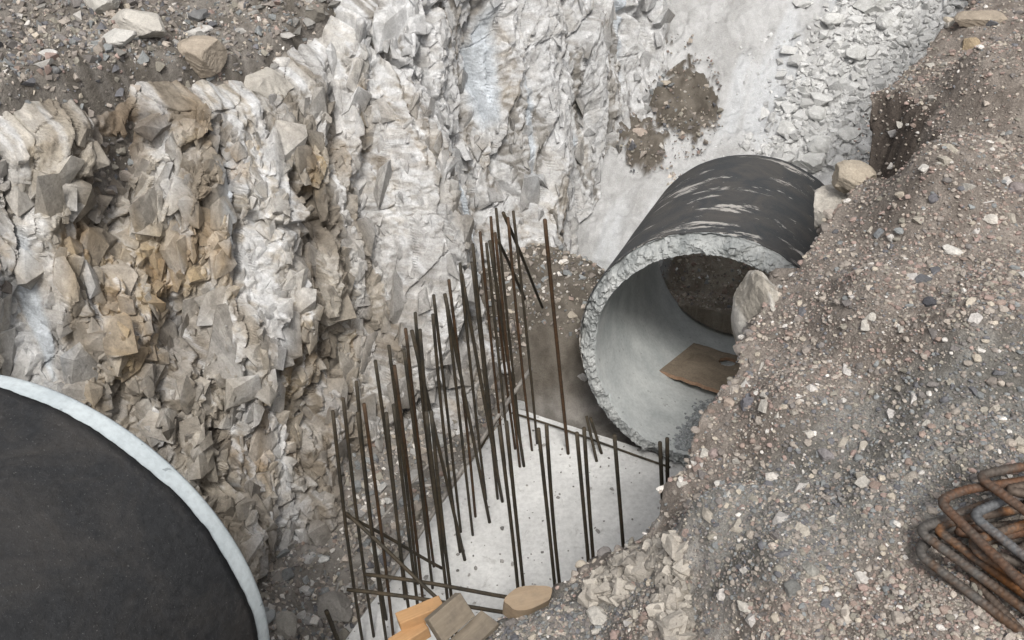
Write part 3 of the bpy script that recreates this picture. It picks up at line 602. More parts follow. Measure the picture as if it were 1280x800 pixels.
for i, (px, py, dm, rot, cl, lb) in enumerate([(175, 35, (.62, .26, .2), -.75, (.56, .53, .48), 'long pale slab of rock lying across the gravel above the rock face'), (125, 8, (.3, .24, .16), 0, (.5, .48, .44), 'pale rock cut by the top edge left of the long slab'),
      (255, 78, (.34, .32, .30), .2, (.42, .36, .29), 'big tan squared block above the rock face'), (330, 118, (.48, .4, .34), .1, (.50, .47, .42), 'broad pale grey block at the lip of the rock face'),
      (377, 122, (.28, .26, .2), .5, (.54, .52, .49), 'smaller pale grey block right of the broad block'), (350, 82, (.17, .15, .12), .4, (.62, .60, .57), 'small white angular rock above the broad grey block'),
      (250, 42, (.2, .1, .08), .3, (.60, .58, .55), 'flat white rock resting behind the tan block'), (60, 72, (.13, .1, .07), .3, (.64, .62, .59), 'single white rock on bare soil at the upper left'),
      (68, 90, (.08, .07, .06), .3, (.22, .22, .22), 'dark pebble below the single white rock'), (250, 22, (.16, .13, .1), .3, (.21, .21, .21), 'dark grey cobble on soil above the tan block'),
      (150, 50, (.24, .2, .12), .9, (.64, .62, .58), 'white rock propped under the long slab'), (395, 20, (.18, .16, .14), .2, (.24, .22, .19), 'dark brown cobble near the top edge'),
      (418, 35, (.2, .15, .12), .2, (.45, .41, .35), 'tan rock near the top of the gravel chute'), (430, 65, (.2, .16, .13), .7, (.48, .47, .45), 'grey rock in the middle of the gravel chute'),
      (437, 118, (.22, .18, .14), 1.2, (.50, .48, .45), 'grey rock at the bottom of the gravel chute'), (405, 100, (.15, .12, .1), .2, (.38, .37, .35), 'grey rock left of the bottom of the gravel chute')]):
    rock_thing('boulder' if max(dm) > .25 else 'rock', lb, 'boulder' if max(dm) > .25 else 'rock', Uz(px, py), dm, cl, 60 + i, rot, sink=.3, lo=.66)
r = np.random.default_rng(78)
for i in range(60):
    px, py = r.uniform(300, 470), r.uniform(0, 150)
    if r.uniform() < .4: px, py = r.uniform(0, 420), r.uniform(0, 90)
    s = r.uniform(.05, .11); c = np.array([(.34, .33, .31), (.26, .25, .23), (.52, .50, .47)][r.integers(3)]) * r.uniform(.9, 1.1)
    rock_thing('cobble', 'grey cobble loose on the gravel above the rock face', 'cobble', Uz(px, py), (s * 1.3, s, s * .7), c, 700 + i, r.uniform(0, 6), 'cobbles above the rock face', sub=2)
Fz = lambda px, py: hit(px, py, floor_z)
for i, (px, py, s, lb) in enumerate([(1013, 207, .3, 'largest pale grey rock just behind the right end of the far pipe'), (1022, 185, .26, 'pale grey rock above the largest rock behind the pipe'), (983, 165, .22, 'pointed pale rock at the left side of the rubble slope'),
      (1087, 12, .36, 'wide grey rock at the top of the rubble slope'), (1040, 28, .22, 'grey rock left of the wide rock at the top of the rubble'), (1070, 70, .22, 'flat grey rock in the upper rubble slope'),
      (1020, 145, .2, 'upright pale rock in the middle of the rubble slope'), (1062, 172, .22, 'pale rock in the rubble beside the dark hollow of the bank'), (1110, 30, .25, 'long pale rock near the top right of the rubble slope'),
      (1048, 60, .16, 'small tilted rock in the upper rubble slope'), (797, 172, .2, 'pinkish rock on the brown soil patch below the rock face'), (803, 138, .17, 'dark grey rock on the brown soil patch')]):
    c = (.72, .72, .70) if i < 10 else ((.50, .42, .36) if i == 10 else (.33, .33, .32))
    rock_thing('rock', lb, 'rock', Fz(px, py), (s * 1.2, s, s * .75), c, 90 + i, i * .9, sink=.3, lo=.66)
r = np.random.default_rng(79)
for i in range(150):
    py = r.uniform(0, 235); px = r.uniform(955 + (100 - py) * .45 * (py < 100), 1215 - py * .85 + (90 if py > 120 else 0)); s = float(np.clip(r.lognormal(-2.3, .35), .05, .2))
    rock_thing('rubble_rock', 'pale grey broken rock loose on the rubble slope behind the far pipe', 'rock', Fz(px, py), (s * 1.3, s, s * .7), np.array((.68, .68, .665)) * r.uniform(.8, 1.15), 900 + i, r.uniform(0, 6), 'loose rocks on the rubble slope', sub=2)
for i, (px, py, s, c, lb) in enumerate([(648, 510, .12, (.6, .6, .59), 'white rock on dirt just beyond the slab corner'), (634, 460, .13, (.66, .66, .65), 'bright white rock at the foot of the dark dirt pile'), (728, 472, .09, (.6, .58, .55), 'small pale rock on the dirt beside the pipe rim'),
      (565, 505, .16, (.5, .49, .47), 'grey rock at the rock face foot behind the bars'), (470, 690, .1, (.6, .6, .58), 'white rock on the pit floor left of the slab edge'), (358, 785, .2, (.40, .38, .34), 'tan grey rock beside the end of the near pipe'),
      (405, 700, .07, (.62, .62, .6), 'small white rock on the floor near the left bars'), (520, 600, .14, (.45, .44, .42), 'grey rock lying against the slab edge'), (420, 765, .25, (.36, .34, .31), 'brown grey rock at the bottom of the pit floor'),
      (545, 555, .15, (.5, .5, .48), 'pale rock at the foot of the wall left of the slab'), (450, 640, .1, (.3, .29, .28), 'dark rock on the pit floor near the wall')]):
    rock_thing('rock', lb, 'rock', Fz(px, py), (s * 1.25, s, s * .75), c, 130 + i, i * 1.1, sink=.3)
r = np.random.default_rng(80)
for i in range(70):
    px = r.uniform(345, 600); py = r.uniform(max(480, 760 - (px - 330) * 1.1), 800); p = Fz(px, py)
    if floor_parts(p[:1], p[1:2])[3][0] > -.05: continue
    s = r.uniform(.035, .085)
    rock_thing('rock', 'grey broken rock loose on the dirt between rock face and slab', 'rock', p, (s * 1.3, s, s * .7), np.array((.45, .44, .42)) * r.uniform(.7, 1.35), 1200 + i, r.uniform(0, 6), 'loose rocks on the pit floor', sub=2)

# ------------------------------------------------------------------ concrete slab
m, t, b = new_mat('slab_concrete', .85); co = coords(t)
n1 = noise(t, co, 2.2, 8, .6); n2 = noise(t, co, 26, 6, .7); n3 = noise(t, co, 7, 5, .75, .6)
c = mix(t, ramp(t, n1, [(.35, 0.0), (.65, 1.0)]), (.56, .56, .55), (.70, .70, .685))
c = mix(t, ramp(t, n3, [(.60, 0.0), (.72, .6)]), c, (.25, .24, .225)); c = mix(t, 1.0, c, ramp(t, n2, [(.3, .78), (.6, 1.0)]), 'MULTIPLY')
t.links.new(c, b.inputs['Base Color']); p = bump(t, b, n2, .4, .006); bump(t, b, n1, .4, .03, p); M_slab = m
LS, WS = 3.3, 2.75
nu, nv = 220, 180
uu, vv = np.meshgrid(np.linspace(0, LS, nu), np.linspace(0, WS, nv), indexing='ij')
wob = .012 * fbm(uu * 3, vv * 0 + 1, 501)
Px = SA[0] - e1[0] * uu + e2[0] * (vv + wob * (vv < .01)); Py = SA[1] - e1[1] * uu + e2[1] * (vv + wob * (vv < .01))
Pz = .010 * fbm(uu * 2, vv * 2, 502) + .003 * fbm(uu * 12, vv * 12, 503)
V = np.stack([Px, Py, Pz], -1).reshape(-1, 3); F = grid_faces(nu, nv)
ring = np.r_[np.arange(0, nu) * nv, (nu - 1) * nv + np.arange(1, nv), (np.arange(nu - 2, -1, -1)) * nv + nv - 1, np.arange(nv - 2, 0, -1)]
low = V[ring].copy(); low[:, 2] = -.2; k0 = len(V); V = np.vstack([V, low]); m_ = len(ring); i = np.arange(m_)
F = np.vstack([F[:, ::-1], np.stack([ring, k0 + i, k0 + (i + 1) % m_, ring[(i + 1) % m_]], 1)])
tag(mesh_obj('concrete_slab', V, F, M_slab), 'pale concrete floor slab with upright rebar in front of the far pipe', 'slab')

r = np.random.default_rng(91); n = 480; a_s = r.uniform(0, 2.6, n); b_s = r.uniform(0, 2.5, n) ** 1.0
gp = np.stack([SA[0] - e1[0] * a_s + e2[0] * b_s, SA[1] - e1[1] * a_s + e2[1] * b_s, np.full(n, .004)], 1)
tag(stones('slab_grit', gp, np.clip(r.lognormal(-5.0, .6, n), .003, .025), r.uniform(.20, .5, (n, 1)) * np.array([1, .97, .92]), 0, 92), 'scattered crumbs of dirt and stone on the slab', 'grit', kind='stuff')
# ------------------------------------------------------------------ pipes
def pipe_concrete(name, base, dark, pits=True):
    m, t, b = new_mat(name, .8); co = coords(t)
    n1 = noise(t, co, 3, 6, .6); n2 = noise(t, co, 40, 6, .65); n3 = noise(t, co, 22, 3, .5, .5)
    c = mix(t, ramp(t, n1, [(.35, 0.0), (.68, 1.0)]), dark, base)
    c = mix(t, 1.0, c, ramp(t, n2, [(.3, .82), (.6, 1.0)]), 'MULTIPLY')
    if pits: c = mix(t, ramp(t, n3, [(.68, 0.0), (.72, .6)]), c, tuple(x * .35 for x in dark))
    t.links.new(c, b.inputs['Base Color']); bump(t, b, n2, .35, .004); return m
def coat_mat(name, scr, tint=(.011, .012, .013), wear=.15, blue=0.0):
    m, t, b = new_mat(name, .7); co = coords(t); b.inputs['Specular IOR Level'].default_value = .22
    mp = N(t, 'Mapping'); mp.inputs['Scale'].default_value = (1, 1, 3); mp.inputs['Rotation'].default_value = (.25, .2, 0); t.links.new(co, mp.inputs['Vector'])     # scrapes run round the pipe
    mp2 = N(t, 'Mapping'); mp2.inputs['Scale'].default_value = (1, 1, 5); mp2.inputs['Rotation'].default_value = (.5, .35, 0); t.links.new(co, mp2.inputs['Vector'])
    s1 = noise(t, mp.outputs[0], 1.5, 10, .74, .5); s2 = noise(t, co, 34, 8, .78); n1 = noise(t, co, 1.1, 6, .65, .4); n2 = noise(t, co, 120, 5, .7); n3 = noise(t, co, 3.1, 7, .7, .8)
    c = mix(t, ramp(t, s2, [(.3, 0.0), (.72, 1.0)]), tint, tuple(x * 2.6 for x in tint))
    c = mix(t, ramp(t, n3, [(.42, 0.0), (.68, wear)]), c, (.17, .145, .12))
    sc = mix(t, 1.0, ramp(t, s1, [(scr, 0.0), (scr + .03, 1.0)]), ramp(t, n1, [(.46, 0.0), (.52, 1.0)]), 'MULTIPLY')
    c = mix(t, sc, c, (.46, .44, .41))
    c = mix(t, ramp(t, n2, [(.62, 0.0), (.70, .35)]), c, (.30, .30, .29))
    t.links.new(c, b.inputs['Base Color'])
    rr = ramp(t, s2, [(.3, .55), (.7, .85)]); t.links.new(rr, b.inputs['Roughness'])
    p = bump(t, b, s2, .7, .008); p = bump(t, b, n2, .3, .004, p); return m
def build_pipe(label, centre, d, L, front_sign, broken, mats, ragged, coat_gap_front, coat_gap_back, seed):
    """centre = centre of the mouth at local z=0; the barrel runs along local +z"""
    qd = Vector(d).to_track_quat('Z', 'Y')
    root = empty('concrete_pipe', centre, label, 'pipe', quat=qd)
    n = 540; ph = np.linspace(0, 2 * math.pi, n, endpoint=False); ri, ro = .861, 1.0
    pr = [(ri, z) for z in np.linspace(.02, L, 30)] + [(r_, L) for r_ in np.linspace(ri + .01, ro - .01, 6)] + [(ro, z) for z in np.linspace(L, .10, 30)]
    nf = 26
    if broken: pr += [(ro - .001 * i_, .10 - .085 * i_ / 10) for i_ in range(1, 10)]
    else: pr += [(ro, z) for z in np.linspace(.09, .01, 6)]
    k0 = len(pr); pr += [(r_, 0.0) for r_ in np.linspace(ro - .006, ri + .006, nf)]
    P = np.array(pr); V = np.zeros((n, len(pr), 3)); R = np.repeat(P[None, :, 0], n, 0).copy(); Zz = np.repeat(P[None, :, 1], n, 0).copy()
    cx, cy = np.cos(ph)[:, None], np.sin(ph)[:, None]
    if broken:
        f = np.zeros(len(pr)); f[k0:] = 1; f[60:k0] = .8; f[0] = .4
        a3 = fbm(R * cx * 1.2 + 7, R * cy * 1.2, seed, 3); a4 = fbm(R * cx * 7, R * cy * 7 + Zz * 5, seed + 1, 3); a5, _, _ = facet(R * cx * 22, R * cy * 22, seed + 2, 1.0); a6, _, _ = facet(R * cx * 55, R * cy * 55, seed + 9, 1.0)
        cham = ss(ri, ro, R) ** 2 * (.05 + .07 * ss(-.3, .5, a4))
        Zz = Zz + f * (.05 * a3 + .035 * a4 + .035 * a5 + .014 * a6) + f * cham * (P[None, :, 1] < .09)
        Zz = Zz + np.where((P[None, :, 1] <= .02) & (f < .5), .02, 0)
        R = R - ((R > ro - .02) & (Zz < .10)) * .02 * ss(.1, .0, Zz)
    V[..., 0] = R * cx; V[..., 1] = R * cy; V[..., 2] = Zz
    F = grid_faces(n, len(pr), True); last = np.arange(n) * len(pr) + len(pr) - 1; first = np.arange(n) * len(pr)
    F = np.vstack([F, np.stack([last, np.roll(last, -1), np.roll(first, -1), first], 1)])
    rimrows = np.arange(n)[:, None] * len(pr)
    isrim = (F % len(pr)).min(1) >= 62
    sh = mesh_obj('barrel', V.reshape(-1, 3), F[~isrim], mats[0], root)
    rm = mesh_obj('rim', V.reshape(-1, 3), F[isrim], mats[1], root, smooth=not broken)
    n2_ = 900; ph = np.linspace(0, 2 * math.pi, n2_, endpoint=False); rows = np.r_[0, 0, np.linspace(0, 1, 60), 1]
    rg = lambda s_: ragged * (fbm(np.cos(ph) * 5, np.sin(ph) * 5, s_, 5, .65) + .5 * np.maximum(0, fbm(np.cos(ph) * 16, np.sin(ph) * 16, s_ + 3, 3)))
    z0 = coat_gap_front + rg(seed + 5); z1 = L - coat_gap_back - rg(seed + 8) * .7
    Zc = z0[:, None] + (z1 - z0)[:, None] * rows[None]; Rc = np.full_like(Zc, ro + .007); Rc[:, 0] = ro - .002; Rc[:, -1] = ro - .002; Rc[:, 1] = ro + .006
    Rc = Rc + (.0035 * fbm(np.cos(ph)[:, None] * 3 + Zc, np.sin(ph)[:, None] * 3 + Zc * 2, seed + 11, 3)) * (Rc > ro)
    V = np.stack([Rc * np.cos(ph)[:, None], Rc * np.sin(ph)[:, None], Zc], -1)
    mesh_obj('bitumen_coating', V.reshape(-1, 3), grid_faces(n2_, Zc.shape[1], True), mats[2], root)
    return root
M_in = pipe_concrete('pipe_concrete', (.62, .64, .63), (.44, .465, .465))
M_rim = pipe_concrete('broken_concrete', (.50, .51, .50), (.22, .235, .235))
M_pale = pipe_concrete('pale_pipe_end', (.58, .63, .645), (.44, .49, .51))
build_pipe('black coated concrete pipe with a broken rim beyond the slab', FC, FD, FL, 1, True, (M_in, M_rim, coat_mat('scraped_bitumen', .555, tint=(.030, .032, .034), wear=.35)), .035, .10, .02, 601)
build_pipe('huge black coated pipe with a pale end band at lower left', NC, -ND, NL, 1, False, (M_pale, M_pale, coat_mat('bitumen', .80, tint=(.015, .0155, .0165), wear=.15)), .011, .09, .04, 651)

# ------------------------------------------------------------------ soil and board inside the far pipe
fr = np.cross(FD, [0, 0, 1]); fr /= np.linalg.norm(fr); fu = np.cross(fr, FD)
def cyl_hit(px, py, R):
    d = ray(px, py); o = EYE - FC; oa, ob = o @ fr, o @ fu; da, db_ = d @ fr, d @ fu
    A = da * da + db_ * db_; Bq = oa * da + ob * db_; Cq = oa * oa + ob * ob - R * R; k_ = (-Bq + math.sqrt(max(Bq * Bq - A * Cq, 0))) / A
    p = EYE + d * k_ - FC; return p @ fr, p @ fu, p @ FD
def pw(a, b, c): return FC + fr * a + fu * b + FD * c
ca, cb = cyl_hit(824, 463, .86), cyl_hit(868, 428, .86)
m, t, b = new_mat('board_wood', .85); co = coords(t); n1 = noise(t, co, 5, 7, .7, .5); n2 = noise(t, co, 60, 5, .7)
c = mix(t, ramp(t, n1, [(.3, 0.0), (.7, 1.0)]), (.22, .175, .13), (.38, .31, .235)); t.links.new(mix(t, 1.0, c, ramp(t, n2, [(.3, .7), (.6, 1.0)]), 'MULTIPLY'), b.inputs['Base Color']); bump(t, b, n2, .4, .004); M_board = m
m, t, b = new_mat('torn_wood', .9); co = coords(t); n1 = noise(t, co, 50, 6, .7)
t.links.new(mix(t, n1, (.18, .11, .07), (.42, .28, .19)), b.inputs['Base Color']); bump(t, b, n1, .6, .006); M_torn = m
# the board: local a across the pipe, c along it; lies on a chord, left end on the pipe wall
nb_ = 90; hb0 = min(ca[1], cb[1]); 
A0 = np.array([ca[0], ca[1], ca[2]]); A1 = np.array([cb[0], cb[1], cb[2]])
wdir = A1 - A0; ldir = np.array([1.0, -.10, -.10])
def board_pts(s, t_, zo):
    rag = .02 * fbm(s * 14, t_ * 14, 701, 4)
    p = A0[None, None] + wdir * (t_[..., None] + rag[..., None] * ((t_ < .02) | (t_ > .98))[..., None] * 1.2) + ldir * s[..., None] + np.array([0, 1.0, 0]) * zo
    return FC + p[..., :1] * fr + p[..., 1:2] * fu + p[..., 2:3] * FD
s_, t_ = np.meshgrid(np.linspace(0, 1.05, 130), np.linspace(0, 1, nb_), indexing='ij')
top = board_pts(s_, t_, .0); bot = board_pts(s_, t_, -.035)
F = grid_faces(130, nb_)
# hole
tp = proj(top.reshape(-1, 3)); hn = .25 * fbm(s_.ravel() * 12, t_.ravel() * 12, 705)
# hole centre found once in board units
hk = np.argmin((tp[:, 0] - 909) ** 2 + (tp[:, 1] - 452) ** 2); hs_, ht_ = s_.ravel()[hk], t_.ravel()[hk]
hd = np.hypot((s_.ravel() - hs_) / .085, (t_.ravel() - ht_) / .13) + hn
inside = hd < 1
ok = ~(inside[F].all(1)); V = np.vstack([top.reshape(-1, 3), bot.reshape(-1, 3)]); k0 = len(top.reshape(-1, 3))
Ft = F[ok]
edges = {}
for q in Ft:
    for i in range(4):
        a, b2 = int(q[i]), int(q[(i + 1) % 4]); edges[(a, b2)] = 1
side = [(a, b2) for (a, b2) in edges if (b2, a) not in edges]
SF = np.array([(a, k0 + a, k0 + b2, b2) for a, b2 in side])
root = empty('plywood_board', pw(*(A0)), 'torn brown plywood board with a hole lying inside the far pipe', 'board')
loc = np.array(root.location)
mesh_obj('panel', V - loc, np.vstack([Ft, (Ft + k0)[:, ::-1]]), M_board, root)
mesh_obj('torn_edge', V - loc, SF, M_torn, root)
r = np.random.default_rng(81); n = 700
tt = r.uniform(0, 1, n); hx = 846 + 46 * tt + r.normal(0, 7, n) * (.5 + tt); hy = 562 - 58 * tt + r.normal(0, 7, n)
hc3 = np.array([cyl_hit(a, b_, .855) for a, b_ in zip(hx, hy)]); aa, bb, cc_ = hc3[hc3[:, 2] > .06].T; n = len(aa)
tag(stones('pipe_rubble', np.array([pw(a, b_, c_) for a, b_, c_ in zip(aa, bb, cc_)]), np.clip(r.lognormal(-4.3, .45, n), .006, .026), r.uniform(.28, .52, (n, 1)) * np.array([.97, 1.02, 1.04]), 0, 17), 'small blue grey chippings on the invert of the far pipe', 'rubble', kind='stuff')

# ------------------------------------------------------------------ rebar
def steel(name, a, b_, sc=40):
    m, t, b = new_mat(name, .7); co = coords(t); b.inputs['Metallic'].default_value = .15
    n1 = noise(t, co, 6, 6, .65); n2 = noise(t, co, sc, 5, .7)
    c = mix(t, ramp(t, n1, [(.35, 0.0), (.65, 1.0)]), a, b_); c = mix(t, 1.0, c, ramp(t, n2, [(.3, .6), (.6, 1.0)]), 'MULTIPLY')
    t.links.new(c, b.inputs['Base Color']); bump(t, b, n2, .4, .003); return m
M_bar = steel('dull_steel', (.045, .042, .034), (.085, .065, .042)); M_rust = steel('rusty_steel', (.055, .042, .03), (.11, .06, .03))
M_pbar = steel('dusty_steel', (.22, .20, .18), (.36, .34, .31))
def tube(P, rad, n=8, rib=0.0, pitch_=.02):
    P = np.asarray(P, float); T = np.gradient(P, axis=0); T /= np.linalg.norm(T, axis=1)[:, None]
    up = np.array([0, 0, 1.0]) if abs(T[0, 2]) < .9 else np.array([1.0, 0, 0])
    L = np.r_[0, np.cumsum(np.linalg.norm(np.diff(P, axis=0), axis=1))]
    A = np.cross(T, up); A /= np.linalg.norm(A, axis=1)[:, None]; B = np.cross(A, T); an = np.linspace(0, 2 * math.pi, n, endpoint=False)
    rr = rad * np.ones((len(P), n))
    if rib:
        phs = (L[:, None] / pitch_ + .30 * np.abs(np.sin(an))[None] * 2) % 1
        rr = rr + rib * ss(.32, .2, np.abs(phs - .5) ) ; rr = rr + rib * 1.1 * (np.abs(np.cos(an)) > .93)[None]
    V = P[:, None] + rr[..., None] * (np.cos(an)[None, :, None] * A[:, None] + np.sin(an)[None, :, None] * B[:, None])
    V = V.reshape(-1, 3); m_ = len(P); F = grid_faces(m_, n); i = np.arange(m_ - 1) * n
    F = np.vstack([F, np.stack([i + n - 1, i + 2 * n - 1, i + n, i], 1)])
    c0, c1 = len(V), len(V) + 1; V = np.vstack([V, P[0], P[-1]]); j = np.arange(n)
    F = np.vstack([F, np.stack([j, (j + 1) % n, np.full(n, c0), np.full(n, c0)], 1), np.stack([(m_ - 1) * n + (j + 1) % n, (m_ - 1) * n + j, np.full(n, c1), np.full(n, c1)], 1)])
    return V, F
def tube_obj(name, P, rad, mat, n=8, **k):
    V, F = tube(P, rad, n, **k); tri = F[:, 2] == F[:, 3]
    base = np.array(P[0]); me = bpy.data.meshes.new(name)
    me.from_pydata((V - base).tolist(), [], [tuple(f) for f in F[~tri].tolist()] + [tuple(f[:3]) for f in F[tri].tolist()])
    me.polygons.foreach_set('use_smooth', np.ones(len(me.polygons), bool)); me.materials.append(mat)
    o = bpy.data.objects.new(name, me); C.objects.link(o); o.location = base; return o
ORD = 'first second third fourth fifth sixth seventh eighth ninth tenth eleventh twelfth thirteenth fourteenth fifteenth sixteenth'.split()
HR = 2.35
rr_ = np.random.default_rng(9)
rows = {
 'outer left row of upright bars': [(429, 498), (445.5, 477), (469, 451), (486, 432), (507, 411), (519, 391), (542, 369), (561, 350), (575, 329), (591, 305), (600, 290), (613.5, 271), (620, 260.5)],
 'inner left row of upright bars': [(455, 505), (493, 457), (505, 437), (525, 412), (541, 393), (557.5, 372.5), (590, 328), (608, 304), (619, 291)],
 'front row of upright bars': [(416, 514), (447, 516), (483, 516), (492, 506), (533, 515), (539, 514), (624, 532.5), (633, 527), (673, 536), (683, 531), (721, 541), (730, 535), (768, 544), (825, 553), (834, 548)],
 'back row of upright bars': [(635, 272), (641.5, 264), (681, 274.5)]}
slope = lambda x: np.interp(x, [416, 460, 540, 620, 683, 727, 770, 832], [.13, .125, .115, .105, .10, .085, .08, .04])
for rn, tops in rows.items():
    for i, (px, py) in enumerate(tops):
        T = at(px, py, HR); b0 = proj([[T[0], T[1], 0]])[0]
        if rn.startswith('front'): sl = slope(px)
        else: sl = slope(px)
        Bp = at(px + sl * (b0[1] - py), b0[1], -.03)
        s = np.linspace(0, 1, 14)[:, None]; P = Bp + (T - Bp) * s
        wob = rr_.normal(0, .012, 2); P[:, 0] += wob[0] * np.sin(s[:, 0] * math.pi); P[:, 1] += wob[1] * np.sin(s[:, 0] * math.pi)
        o = tube_obj('rebar', P, .0105 if px != 681 else .014, M_bar if (i * 7 + int(px)) % 5 else M_rust, 8)
        side = 'far' if 'left' in rn else 'left'
        if 'left' in rn: lab = f'{ORD[i]} upright steel bar from the near end in the {rn}'
        else: lab = f'{ORD[i]} upright steel bar from the left in the {rn}'
        tag(o, lab, 'rebar', 'upright bars standing in the slab')
for i, (bx_, by_, tx_, ty_, lb) in enumerate([(746, 577, 733, 520, 'short bar leaning out of the slab near the pipe rim'), (752, 567, 738, 522, 'second short bar leaning beside the pipe rim'), (581, 700, 0, 0, 'steel bar standing alone at the inner side of the slab'),
      (612, 653, 0, 0, 'steel bar on the slab behind the lone inner bar'), (628, 627, 0, 0, 'steel bar on the slab left of the slab middle'), (655, 583, 0, 0, 'steel bar on the slab near its far corner')]):
    Bp = at(bx_, by_, 0)
    if tx_: Tp = at(tx_, ty_, .32)
    else: Tp = Bp + np.array([-.10, .03, 2.25])
    tag(tube_obj('rebar', Bp + (Tp - Bp) * np.linspace(0, 1, 10)[:, None], .0125, M_bar), lb, 'rebar', 'upright bars standing in the slab')
def rod_px(a, b_, lb, mat=M_bar, rad=.0125, name='rebar', seg=14, grp=None):
    A = at(*a); B = at(*b_); s = np.linspace(0, 1, seg)[:, None]; P = A + (B - A) * s; P[:, 2] += .012 * np.sin(s[:, 0] * 5)
    return tag(tube_obj(name, P, rad, mat), lb, 'rebar', grp)
rod_px((629, 266, 2.4), (678, 383, .75), 'long bar leaning right across the far upright bars')
rod_px((622, 300, 2.1), (656, 372, 1.0), 'short bar leaning behind the far upright bars')
rod_px((664, 460, .75), (476, 738, .1), 'pale dusty bar slanting down along the left slab edge', M_pbar, .017)
rod_px((640, 516, .03), (838, 583, .03), 'dusty bar lying along the far edge of the slab', M_bar, .009)
rod_px((457, 718, 1.0), (665, 750, 1.0), 'upper horizontal bar tied across the front bars')
rod_px((434, 737, 1.0), (665, 769, 1.0), 'lower horizontal bar tied across the front bars')
rod_px((432, 641, 1.35), (552, 752, 1.0), 'diagonal bar falling from the left bars to the timber', M_bar, .0125)
rod_px((434, 645, 1.3), (552, 709, .55), 'thin diagonal bar reaching from the left bars over the slab', M_bar, .011)
rod_px((555, 560, .25), (440, 690, .1), 'dusty bar lying on the dirt outside the slab edge', M_pbar, .011)
rod_px((408, 764, .6), (428, 815, .1), 'short stub of bar at the bottom beside the rock', M_bar, .016)
rod_px((625, 520, .5), (600, 560, .02), 'short bar leaning near the slab corner', M_bar, .010)

# ------------------------------------------------------------------ bent bars stacked on the bank
def fillet(P, rad, st=.0035):
    P = np.asarray(P, float); out = [P[0]]
    for i in range(1, len(P) - 1):
        a = P[i - 1] - P[i]; b_ = P[i + 1] - P[i]; la, lb = np.linalg.norm(a), np.linalg.norm(b_); k_ = min(rad, la * .45, lb * .45); p0 = P[i] + a / la * k_; p1 = P[i] + b_ / lb * k_
        for s in np.linspace(0, 1, 12): out.append((1 - s) ** 2 * p0 + 2 * s * (1 - s) * P[i] + s * s * p1)
    out.append(P[-1]); out = np.array(out); L = np.r_[0, np.cumsum(np.linalg.norm(np.diff(out, axis=0), axis=1))]
    s = np.arange(0, L[-1], st); return np.stack([np.interp(s, L, out[:, j]) for j in range(3)], 1)
def bent_mat(name, base, rust, amt):
    m, t, b = new_mat(name, .62); co = coords(t); b.inputs['Metallic'].default_value = .35
    n1 = noise(t, co, 7, 6, .65, .4); n2 = noise(t, co, 90, 5, .7)
    c = mix(t, ramp(t, n1, [(amt - .08, 1.0), (amt + .08, 0.0)]), base, rust); c = mix(t, 1.0, c, ramp(t, n2, [(.3, .55), (.65, 1.0)]), 'MULTIPLY')
    t.links.new(c, b.inputs['Base Color']); bump(t, b, n2, .5, .002); return m
Mb = [bent_mat('grey_rebar', (.13, .12, .11), (.12, .07, .042), .46), bent_mat('brown_rebar', (.11, .092, .078), (.15, .075, .042), .47), bent_mat('orange_rebar', (.13, .10, .08), (.30, .13, .045), .45), bent_mat('blue_grey_rebar', (.155, .16, .165), (.16, .10, .07), .42)]
q0 = B_(1165, 690); zb = float(q0[2]) + .065
def bent(pts, lay, mi, lb, rad=.0115):
    P = [at(px, py, zb + .024 * lay + (o[0] if o else 0)) for px, py, *o in pts]
    o = tube_obj('bent_rebar', fillet(P, .034), rad, Mb[mi], 14, rib=.0014, pitch_=.0135)
    tag(o, lb, 'rebar', 'bent bars stacked on the bank')
bent([(1400, 885), (1145, 690), (1172, 668), (1420, 590)], 0, 0, 'lowest grey bent bar at the front left of the stack')
bent([(1400, 850), (1146, 662), (1200, 642), (1420, 560)], 1.2, 0, 'thick grey bent bar second from the front of the stack')
bent([(1400, 830), (1168, 660), (1196, 650), (1420, 610)], 1.0, 2, 'thin rusty bent bar nested inside the front bars')
bent([(1420, 745), (1222, 688), (1232, 676), (1420, 630)], 1.8, 1, 'brown bent bar low in the middle of the stack')
bent([(1400, 800), (1222, 690), (1216, 676), (1420, 612)], 2.4, 2, 'bright orange rusted bent bar in the middle of the stack')
bent([(1400, 790), (1214, 643), (1262, 622), (1420, 590)], 3.2, 3, 'blue grey bent bar crossing above the orange bar')
bent([(1300, 750), (1173, 626), (1205, 612), (1420, 580)], 3.9, 1, 'reddish brown bent bar with a rusty corner upper left')
bent([(1400, 726), (1222, 595), (1250, 588), (1420, 560)], 5.0, 1, 'topmost rusty bent bar of the stack')
bent([(1400, 640), (1255, 612), (1290, 606), (1420, 575)], 4.0, 2, 'rusty bent bar just under the topmost bar')
bent([(1420, 700), (1190, 664), (1420, 640)], .3, 1, 'brown bent bar hidden low behind the front bars')
bent([(1216, 722), (1250, 760), (1330, 850)], .0, 2, 'orange bar end showing between the two front bars', .010)
bent([(1420, 720), (1272, 690), (1290, 678), (1420, 660)], 2.2, 1, 'brown bent bar cut by the right edge of the picture')

